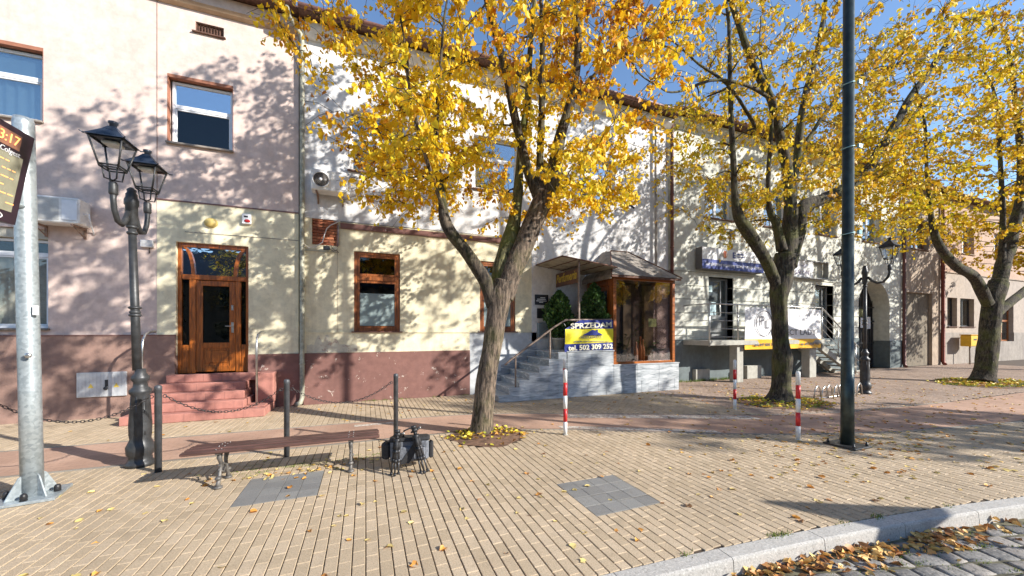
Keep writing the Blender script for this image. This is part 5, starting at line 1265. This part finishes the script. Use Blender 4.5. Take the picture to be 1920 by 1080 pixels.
tree('large linden with yellow leaves and thick forked leaning trunk behind the bag',T1,
 [(903,815,0,44),(907,760,0,43),(914,700,0,42),(924,640,0,41),(932,590,0,43),(938,555,0,50),(945,528,0,44)],
 [([(925,575,0,30),(911,530,0,29),(893,500,-.02,27),(872,470,-.05,27),(848,440,-.1,27),(834,412,-.12,24),(829,375,-.12,18),(823,330,-.1,14),(818,270,-.1,11),(820,200,-.1,9),(826,120,-.1,7)],BKD),
  ([(935,560,.1,34),(940,510,.15,42),(952,465,.2,40),(962,425,.2,30),(970,375,.25,22),(974,320,.3,18),(980,250,.3,16),(990,180,.3,14),(993,110,.3,12),(998,40,.3,9)],BKM),
  [(945,560,0,40),(960,510,0,44),(980,465,0,43),(1003,410,0,42),(1022,365,0,44)],
  ([(1018,372,0,40),(1030,345,0,42),(1040,325,0,38),(1042,300,0,29),(1052,250,0,23),(1066,205,0,20),(1080,140,0,16),(1084,70,0,16),(1080,5,0,15)],BKD),
  ([(1012,375,0,28),(1002,350,0,24),(990,320,0,21),(976,265,0,19),(962,205,0,18),(950,140,0,17),(935,85,0,15),(921,30,0,13)],BKD),
  ([(1018,370,.05,26),(1012,335,.05,17),(1013,280,.08,15),(1016,200,.08,14),(1017,120,.08,12),(1016,60,.08,9)],BKD),
  [(1062,215,0,9),(1090,170,0,8),(1120,135,-.1,7),(1160,110,-.2,5)],
  [(836,405,-.12,9),(800,300,-.5,8),(770,180,-.8,7),(760,100,-.9,5)]],
 dict(c=(2.15,6.2,6.9),r=(3.55,3.1,4.1),low=4.0,top=11,slope=.06),620,.076,37000,11,BK1,LM1,singles=300,
 avoid=lambda p: (p.z<4.6 and 1.2<p.x<2.3) or (PIX(*p)[0]<672 and PIX(*p)[1]>300), exts=((-1.0,4.2,1.9,5.0,5.8,10.2,130),(.1,1.6,5.5,7.3,4.05,5.7,60),(3.3,5.2,5.6,7.2,4.3,5.5,40)) )
T2=6.44
tree('dark-barked linden with a burl low on the trunk, standing before the grey house',T2,
 [(1462,754,0,52),(1464,735,0,46),(1465,700,0,40),(1466,672,0,46),(1463,640,0,36),(1462,600,0,34),(1461,560,0,40),(1466,520,0,50),(1474,480,0,52)],
 [[(1460,545,0,26),(1440,495,0,28),(1420,462,0,30),(1400,430,0,32),(1383,402,0,24),(1377,360,0,15),(1375,300,0,14),(1371,230,0,12),(1369,150,0,11),(1367,60,0,9)],
  [(1466,520,0,40),(1478,460,0,40),(1481,410,0,34),(1480,350,0,26),(1470,290,0,24),(1455,230,0,21),(1445,185,0,19),(1415,130,0,17),(1395,75,0,15),(1375,15,0,13)],
  [(1480,410,.05,26),(1487,340,.1,22),(1495,300,.1,20),(1501,230,.1,18),(1512,170,.1,16),(1528,115,.1,14),(1541,50,.1,12)],
  [(1466,470,0,26),(1455,420,0,20),(1443,395,0,15),(1440,340,0,11),(1444,280,0,10),(1448,210,0,8)],
  [(1478,500,0,40),(1495,435,0,36),(1505,390,0,36),(1540,374,0,30),(1585,352,0,28),(1625,322,0,30),(1650,280,0,24),(1676,240,0,22),(1706,185,0,20),(1745,130,0,17),(1775,80,0,12)],
  [(1498,290,.1,10),(1545,215,.0,9),(1590,165,-.1,9),(1640,135,-.2,8),(1740,107,-.4,6)],
  [(1445,185,0,9),(1400,160,-.2,8),(1340,150,-.4,7),(1280,170,-.6,5)],
  [(1418,240,0,8),(1370,165,-.2,7),(1310,120,-.4,5)]],
 dict(c=(10.9,6.3,7.3),r=(4.6,3.3,4.6),low=4.6,top=12,slope=.02,gap=-.12),560,.08,18000,23,BK2,LM2,trunk_flare=1.5,knob=.06,
 exts=((8.2,9.5,5.8,6.9,4.0,6.0,14),(12,16.5,6.7,8.6,5.4,10,90)))
T3=6.19
tree('stout linden with yellow crown and a long low limb, rightmost in the photo',T3,
 [(1842,718,0,58),(1848,690,0,54),(1852,650,0,50),(1857,600,0,48),(1862,560,0,52),(1872,530,0,50)],
 [[(1852,570,0,32),(1838,540,0,32),(1822,515,0,30),(1795,500,0,27),(1765,468,0,24),(1750,430,0,18),(1744,390,0,12),(1738,320,0,9),(1735,240,0,8)],
  [(1868,550,0,40),(1880,500,0,38),(1893,460,0,36),(1900,430,0,32),(1912,380,0,26),(1915,300,0,20),(1905,200,0,15),(1890,80,0,10)],
  [(1878,500,0,22),(1880,450,0,16),(1880,390,0,14),(1876,310,0,12),(1870,200,0,10)],
  [(1868,590,0,26),(1890,570,0,26),(1925,543,0,26),(1980,500,0,22),(2040,430,0,18),(2090,330,0,12)]],
 dict(c=(20.4,6.0,8.2),r=(6.3,4.0,4.9),low=5.0,top=13,slope=.0,gap=-.1),700,.10,17000,37,BK2,LM2,trunk_flare=1.35,knob=.05,exts=((14.5,18.5,6.6,8.6,6,12,90),))
# simple trees beyond / across the road, outside the frame, that cast shade
def plain_tree(label,x,y,h,rad,n,seed,leafn,lowf=.42,lm=LM2):
    rr=random.Random(seed); rg=np.random.default_rng(seed); t=thing('deciduous_tree',label,'tree',(x,y,0))
    b=MB(); pts=[Vector((x+.15*math.sin(k*1.3),y+.15*math.cos(k),h*k/8*.8)) for k in range(9)]; b.tube(pts,[.24*(1-.8*k/8)+.01 for k in range(9)],14,noisefn=lambda a,i,p:1+.1*noise.noise(Vector((math.cos(a)*3,math.sin(a)*3,p.z)))); b.build('trunk',BK2,t)
    b=MB(); LP=[]
    for k in range(n):
        a=rr.uniform(0,6.28); zz=rr.uniform(lowf,1)*h; prof=math.sqrt(max(.05,1-((zz/h-.66)/.36)**2)); L=rad*prof*rr.uniform(.4,1); z0=min(zz-L*.35,h*.78); s=Vector((x,y,max(1.9,z0))); e=Vector((x+math.cos(a)*L,y+math.sin(a)*L,zz))
        m=s.lerp(e,.5)+Vector((0,0,.15)); b.tube([s,m,e],[.035,.02,.006],5,cap=False)
        for w in range(4):
            q=s.lerp(e,rr.uniform(.5,1)); d=Vector((rr.uniform(-1,1),rr.uniform(-1,1),rr.uniform(-.6,.6)))*.6; b.tube([q,q+d],[.006,.003],3,cap=False); LP.append((q,q+d))
    b.build('branches',BK2,t,'stuff')
    B_=np.array([[tuple(q) for q in l] for l in LP])[rg.integers(0,len(LP),leafn)]; u=rg.uniform(0,1,leafn)[:,None]; pos=B_[:,0]*(1-u)+B_[:,1]*u+rg.normal(0,.08,(leafn,3))
    me=leaves_mesh('crown',pos,np.stack([rg.normal(0,.6,leafn),rg.normal(0,.6,leafn),-np.ones(leafn)],1),rg.normal(0,1,(leafn,3)),.13*rg.uniform(.7,1.2,leafn),lm); o=bpy.data.objects.new('crown',me); o['kind']='stuff'; o.parent=t; o.matrix_parent_inverse=Matrix.Translation((x,y,0)).inverted(); col.objects.link(o)
plain_tree('autumn tree farther along the same pavement, past the rightmost trunk',30.5,6.2,11,4.6,200,5,9000)
plain_tree('autumn tree on the far side of the road to the right',18.5,-4.2,10.5,3.6,150,6,8000)
plain_tree('nearly bare tree across the street, mirrored in the door glass',-9.5,-15.5,9,3.4,150,8,500)
# ---- small shrubs in pots ---------------------------------------------------------
GRN=leafmat('evergreen_leaf',[(0,(.02,.055,.015)),(.6,(.05,.13,.03)),(1,(.16,.27,.06))],.2,.8)
def conifer(label,x,y,z0,h,r,seed,pot=True):
    rg=np.random.default_rng(seed); t=thing('potted_conifer',label,'plant',(x,y,z0),'potted evergreens by the shop door')
    MB().lathe((x,y,z0),[(.14,0),(.2,.3),(.21,.3),(.21,.34),(.17,.34),(.16,.28)],16).build('pot',paint('pale_pot',(.5,.48,.42),.7),t)
    MB().tube([(x,y,z0+.25),(x,y,z0+h*.8)],.02,6).build('stem',BK2,t)
    n=3200; hh=rg.beta(1.3,1.25,n); zz=z0+.34+hh*(h-.34); rad=r*(np.sin(np.pi*np.clip(hh*.92+.1,0,1))**.7)*(.55+.45*rg.uniform(0,1,n)**.4); a=rg.uniform(0,6.28,n); rad*=1+.2*np.sin(a*3+zz*5)+.2*np.sin(a*5-zz*15+seed)+rg.normal(0,.06,n)
    pos=np.stack([x+rad*np.cos(a),y+rad*np.sin(a),zz],1)
    q=np.stack([np.cos(a)*.6,np.sin(a)*.6,rg.uniform(.2,1.2,n)],1)+rg.normal(0,.25,(n,3))
    me=leaves_mesh('foliage',pos,q,rg.normal(0,1,(n,3)),.075*rg.uniform(.6,1.2,n),GRN,.5); o=bpy.data.objects.new('foliage',me); o['kind']='stuff'; o.parent=t; o.matrix_parent_inverse=Matrix.Translation((x,y,z0)).inverted(); col.objects.link(o)
conifer('clipped dark evergreen in a pot against the wall left of the shop door',5.42,9.95,1.272,1.75,.36,1); conifer('clipped dark evergreen in a pot right in front of the shop door',6.3,9.42,1.272,1.95,.34,2)
def houseplant(label,x,y,z,h,seed,nst=16,ls=.12):
    rr=random.Random(seed); t=thing('potted_plant',label,'plant',(x,y,z)); MB().lathe((x,y,z),[(.07,0),(.1,.16),(.11,.16),(.11,.19),(.09,.19)],12).build('pot',paint('cream_pot',(.55,.5,.38),.6),t)
    b=MB(); P=[];Q=[];N2=[];S=[]
    for k in range(nst):
        a=rr.uniform(0,6.28); L=h*rr.uniform(.5,1); e=Vector((x+math.cos(a)*L*.55,y+math.sin(a)*L*.4,z+.17+L*.8)); m=Vector((x+math.cos(a)*L*.2,y+math.sin(a)*L*.15,z+.17+L*.6)); b.tube([(x,y,z+.15),m,e],.004,4,cap=False)
        for f in (.5,.7,.85,1): P.append(tuple(m.lerp(e,f))); Q.append((math.cos(a)+rr.uniform(-.5,.5),math.sin(a)+rr.uniform(-.5,.5),rr.uniform(-.6,.3))); N2.append((0,0,1)); S.append(ls*rr.uniform(.6,1.2))
    b.build('stems',GRN,t,'stuff'); me=leaves_mesh('foliage',P,Q,N2,S,GRN,.5); o=bpy.data.objects.new('foliage',me); o['kind']='stuff'; o.parent=t; o.matrix_parent_inverse=Matrix.Translation((x,y,z)).inverted(); col.objects.link(o)
houseplant('leafy houseplant at the left end of the shop window',7.0,9.25,.875,.55,1); houseplant('leafy houseplant behind the glass right of the wooden figures',8.15,9.25,.875,.6,2); houseplant('low houseplant at the right end of the shop window',8.6,9.3,.875,.45,3,12); houseplant('tall branching houseplant in the middle of the shop window',7.55,9.6,.875,1.5,4,12,.08)
for k,(x,h,c) in enumerate(((7.62,.62,(.5,.3,.18)),(7.78,.78,(.36,.14,.05)),(7.88,.7,(.42,.2,.08)))):
    t=thing('wooden_figure',['short pale wooden bottle-shaped figure in the shop window','tallest reddish wooden bottle-shaped figure in the shop window','middle-height brown wooden bottle-shaped figure in the shop window'][k],'figure',(x,9.15,.875)); MB().lathe((x,9.15,.875),[(.055,0),(.06,h*.5),(.045,h*.65),(.022,h*.75),(.022,h*.9),(.03,h*.92),(.025,h)],12).build('body',paint('figure_%d'%k,c,.4),t)
# ================================================================ GROUND LITTER
FY=leafmat('fallen_leaf',[(0,(.52,.42,.14)),(.3,(.72,.56,.22)),(.6,(.74,.44,.10)),(.8,(.62,.26,.05)),(1,(.32,.14,.06))],.15,.8)
FO=leafmat('dry_fallen_leaf',[(0,(.82,.62,.24)),(.35,(.74,.42,.12)),(.65,(.50,.22,.07)),(1,(.20,.10,.05))],.15,.8)
spots=[]
def addleaf(x,y,s=.055,z=.0): spots.append((x,y,s*random.uniform(.7,1.2),z))
for _ in range(230):
    x=random.uniform(-5,6.5); y=random.uniform(2.4,6.5)
    if y>yk(x)+.05: addleaf(x,y)
for _ in range(900):
    x=random.triangular(3.5,20,10); y=random.uniform(2,9.2)
    if y>yk(x)+.05: addleaf(x,y,.06)
for _ in range(260):
    a=random.uniform(0,6.28); r=abs(random.gauss(0,1.1)); addleaf(7.3+r*math.cos(a)*1.6,3.6+r*math.sin(a)*.6)
for _ in range(120):
    x=random.uniform(-5,9); addleaf(x,random.uniform(8,10.2),.055)
for _ in range(60): addleaf(random.uniform(-1.8,.0),random.gauss(5.45,.12),.05)
dep=lambda s:DEP(s[0],s[1])
def lscore(s):
    p=PIX(s[0],s[1],0); return s[2]/dep(s) if (0<p[0]<1920 and 600<p[1]<1080) else 0
spots.sort(key=lambda s:-lscore(s))
LC=[('pale yellow',leafmat('fallen_leaf_yellow',[(0,(.62,.50,.20)),(1,(.78,.60,.22))],.15,.8)),('orange',leafmat('fallen_leaf_orange',[(0,(.70,.36,.08)),(1,(.62,.25,.05))],.15,.8)),('dry brown',leafmat('fallen_leaf_brown',[(0,(.36,.17,.08)),(1,(.45,.26,.13))],.15,.8))]
lv=[[leaves_mesh('fallen_leaf',[(0,0,0)],[(0,1,0)],[(0,0,1)],[1],m_,2.2) for _ in range(5)] for _,m_ in LC]
def where(x,y):
    for (a,b_,c,d),w_ in zip(PATCHES,('on the grey slabs before the bench','on the grey slabs in the open paving')):
        if a<x<b_ and c<y<d: return w_
    if -1.9<x<.15 and 5.1<y<6.1: return 'on the paving under the bench'
    if math.hypot(x-.55,y-5)<.9: return 'on the pavers beside the camera bag'
    if math.hypot(x-7.07,y-3.5)<.9: return 'round the foot of the tall dark pole'
    if interp(LOW,x)<y<interp(UPP,x): return 'on the pink strip'
    if y<yk(x)+.5: return 'on the pavers just behind the kerb'
    if y>interp(UPP,x): return 'on the paving near the house fronts'
    if x<-1.3: return 'on the pavers left of the grey slabs before the bench'
    if x<2.1: return 'on the pavers between the two grey slab patches'
    if x<5: return 'on the pavers between the grey slabs and the dark pole'
    return 'on the pavers in front of the tall dark pole'
P=[];Q=[];N2=[];S=[]
LITTER=[]
for i,(x,y,s,z) in enumerate(spots):
    if i<240: 
        ci_=random.choices((0,1,2),(6,2,1))[0]; o=bpy.data.objects.new('fallen_leaf',lv[ci_][i%5]); o.location=(x,y,.006); o.rotation_euler=(random.uniform(-.25,.25),random.uniform(-.25,.25),random.uniform(0,6.28)); o.scale=(s,s,s); col.objects.link(o); tag(o,'small '+LC[ci_][0]+' leaf '+where(x,y),'leaf','fallen leaves on the paving')
    else: P.append((x,y,.008)); a=random.uniform(0,6.28); Q.append((math.cos(a),math.sin(a),random.uniform(-.2,.2))); N2.append((random.uniform(-.3,.3),random.uniform(-.3,.3),1)); S.append(s)
o=bpy.data.objects.new('leaf_litter',leaves_mesh('leaf_litter',P,Q,N2,S,FY,1.6)); col.objects.link(o); tag(o,'small yellow leaves scattered over the right half of the paving','leaves',kind='stuff')
# gutter drift
P=[];Q=[];N2=[];S=[]
for _ in range(340):
    x=random.choice((random.gauss(3.15,.33),random.gauss(3.9,.28),random.uniform(2.4,7),random.gauss(4.9,.2)))
    if x<2.3: continue
    d=abs(random.gauss(0,.13)); y=yk(x)-.18-d; lift=max(0,.03-d*.25)
    P.append((x,y,-.108+random.uniform(0,lift+.005))); a=random.uniform(0,6.28); Q.append((math.cos(a),math.sin(a),random.uniform(-.5,.5))); N2.append((random.uniform(-.8,.8),random.uniform(-.8,.8),1)); S.append(.06*random.uniform(.5,1.25))
o=bpy.data.objects.new('leaf_drift',leaves_mesh('leaf_drift',P,Q,N2,S,FO,1.8)); col.objects.link(o); tag(o,'drift of dry orange leaves heaped in the gutter along the kerb','leaves',kind='stuff')
# tree pits: soil, leaves, grass
SOIL=paint('pit_soil',(.16,.09,.055),.95,var=.4,nscale=12,bs=.8)
GRS=leafmat('grass_blade',[(0,(.06,.12,.02)),(.6,(.16,.24,.04)),(1,(.36,.38,.07))],.3,.8)
PITL=['bare brown soil patch round the foot of the first tree','soil patch round the foot of the second tree','grassy patch round the foot of the rightmost tree']
for k,(cx,cy,a_,b_) in enumerate(PIT):
    m=MB(); n=36; rings=6; vs=[(cx,cy,.035)]
    for r_ in range(1,rings+1):
        f=r_/rings
        for i in range(n):
            an=2*math.pi*i/n; w=1+.09*math.sin(an*3+k)+.05*math.sin(an*7+2*k); rr_=f*w*1.06
            vs.append((cx+a_*rr_*math.cos(an),cy+b_*rr_*math.sin(an),.035*(1-f**2)+random.uniform(-.004,.006)+.002))
    fs=[(0,1+i,1+(i+1)%n) for i in range(n)]+[(1+(r_-1)*n+i,1+r_*n+i,1+r_*n+(i+1)%n,1+(r_-1)*n+(i+1)%n) for r_ in range(1,rings) for i in range(n)]
    m.add(vs,fs,True); o=m.build('soil',SOIL); o['kind']='structure'
    P=[];Q=[];N2=[];S=[]; nl=(250,380,600)[k]
    for _ in range(nl):
        an=random.uniform(0,6.28); f=math.sqrt(random.random())*random.uniform(.75,1.2)
        if k==0 and math.sin(an)<-.25 and f<1 and random.random()<.7: continue
        P.append((cx+a_*f*math.cos(an),cy+b_*f*math.sin(an),max(.012,.05*(1-f*f))+random.uniform(0,.03))); q=random.uniform(0,6.28); Q.append((math.cos(q),math.sin(q),random.uniform(-.2,.6))); N2.append((random.uniform(-.8,.8),random.uniform(-.8,.8),1)); S.append((.06,.065,.08)[k]*random.uniform(.7,1.2))
    o=bpy.data.objects.new('leaf_litter',leaves_mesh('leaf_litter',P,Q,N2,S,leafmat('pit_leaf',Y_[:1]+[(.3,(.70,.58,.06)),(.6,(.80,.55,.05)),(.85,(.55,.26,.06)),(1,(.30,.15,.06))],.25,.9),1.5)); col.objects.link(o); tag(o,['bright yellow leaves lying round the foot of the first tree','yellow and green leaves round the foot of the second tree','yellow leaves in the grass under the rightmost tree'][k],'leaves',kind='stuff')
    g=MB(); ng=(500,2600,5200)[k]
    for _ in range(ng):
        an=random.uniform(0,6.28); f=math.sqrt(random.random())
        if k==0 and math.sin(an)<0: continue
        x=cx+a_*f*math.cos(an); y=cy+b_*f*math.sin(an)
        if noise.noise(Vector((x*2,y*2,k)))<-.05: continue
        h=random.uniform(.03,.085); q=random.uniform(0,6.28); dx,dy=math.cos(q),math.sin(q); w=.004+.002*k; l=random.uniform(-.03,.03)
        g.v+=[(x-dx*w,y-dy*w,.005),(x+dx*w,y+dy*w,.005),(x+l*dy,y-l*dx,h)]; nn=len(g.v); g.f.append((nn-3,nn-2,nn-1)); g.smooth.append(False)
    o=g.build('grass',GRS); tag(o,['sparse grass behind the first tree trunk','short grass and weeds round the second tree','bright green grass round the rightmost tree'][k],'grass',kind='stuff')
# weeds along walls, kerb joints and bench
g=MB(); P=[];Q=[];N2=[];S=[]
def tuft(x,y,n,h,z=0,spread=.08):
    for _ in range(n):
        a=random.uniform(0,6.28); r=random.random()*spread; xx=x+r*math.cos(a)*1.6; yy=y+r*math.sin(a)*.7; hh=h*random.uniform(.4,1); q=random.uniform(0,6.28); w=.004; l=random.uniform(-.5,.5)*hh
        g.v+=[(xx-math.cos(q)*w,yy-math.sin(q)*w,z),(xx+math.cos(q)*w,yy+math.sin(q)*w,z),(xx+l,yy+l*.5,z+hh)]; nn=len(g.v); g.f.append((nn-3,nn-2,nn-1)); g.smooth.append(False)
for x,n_ in ((2.42,25),(3.35,60),(3.45,50),(4.15,18),(4.62,70),(5.6,20)): tuft(x,yk(x)+.005,n_,.03,.001,.07)
for _ in range(60): x=random.uniform(10.3,13.5); tuft(x,YF-.1-random.random()*.25,22,.13)
for _ in range(14): x=random.uniform(-.4,2.7); tuft(x,YF-.07,16,.06)
for _ in range(45): x=random.uniform(-1.7,.2); tuft(x,random.gauss(5.75,.1),22,.015)
for _ in range(80): 
    x=random.uniform(2.4,7.5); tuft(x,yk(x)-.25-abs(random.gauss(0,.3)),14,.025,-.12,.06)
o=g.build('weeds',GRS); tag(o,'thin weeds growing from the joints along kerb and walls','weeds',kind='stuff')

# ---- unseen triangular sign beyond the right edge, added to cast the kerb's wedge shadow ----
sx_,sy_,ha=7.87,-.85,2.6
t=thing('shadow_sign','yellow triangular sign with red border on a grey pole, unseen, added to cast the kerb shadow','sign',(sx_,sy_,-.12))
MB().tube([(sx_,sy_+.03,-.12),(sx_,sy_+.03,2.5)],.03,10).build('pole',PIPEG,t)
Ms=Matrix.Translation((sx_,sy_,0))@Matrix.Rotation(R(38),4,'Z')
MB().prism([(-.47,1.82),(.47,1.82),(.03,ha),(-.03,ha)],(-.006,.0),'y',Ms).build('plate',RW[1],t); MB().prism([(-.36,1.89),(.36,1.89),(0,2.49)],(-.010,-.0065),'y',Ms).build('field',paint('sign_yellow',(.75,.5,.03),.4),t)
MB().lathe((sx_,sy_+.03,-.13),[(.3,0),(.3,.05),(.1,.08)],20).build('foot',CON,t)
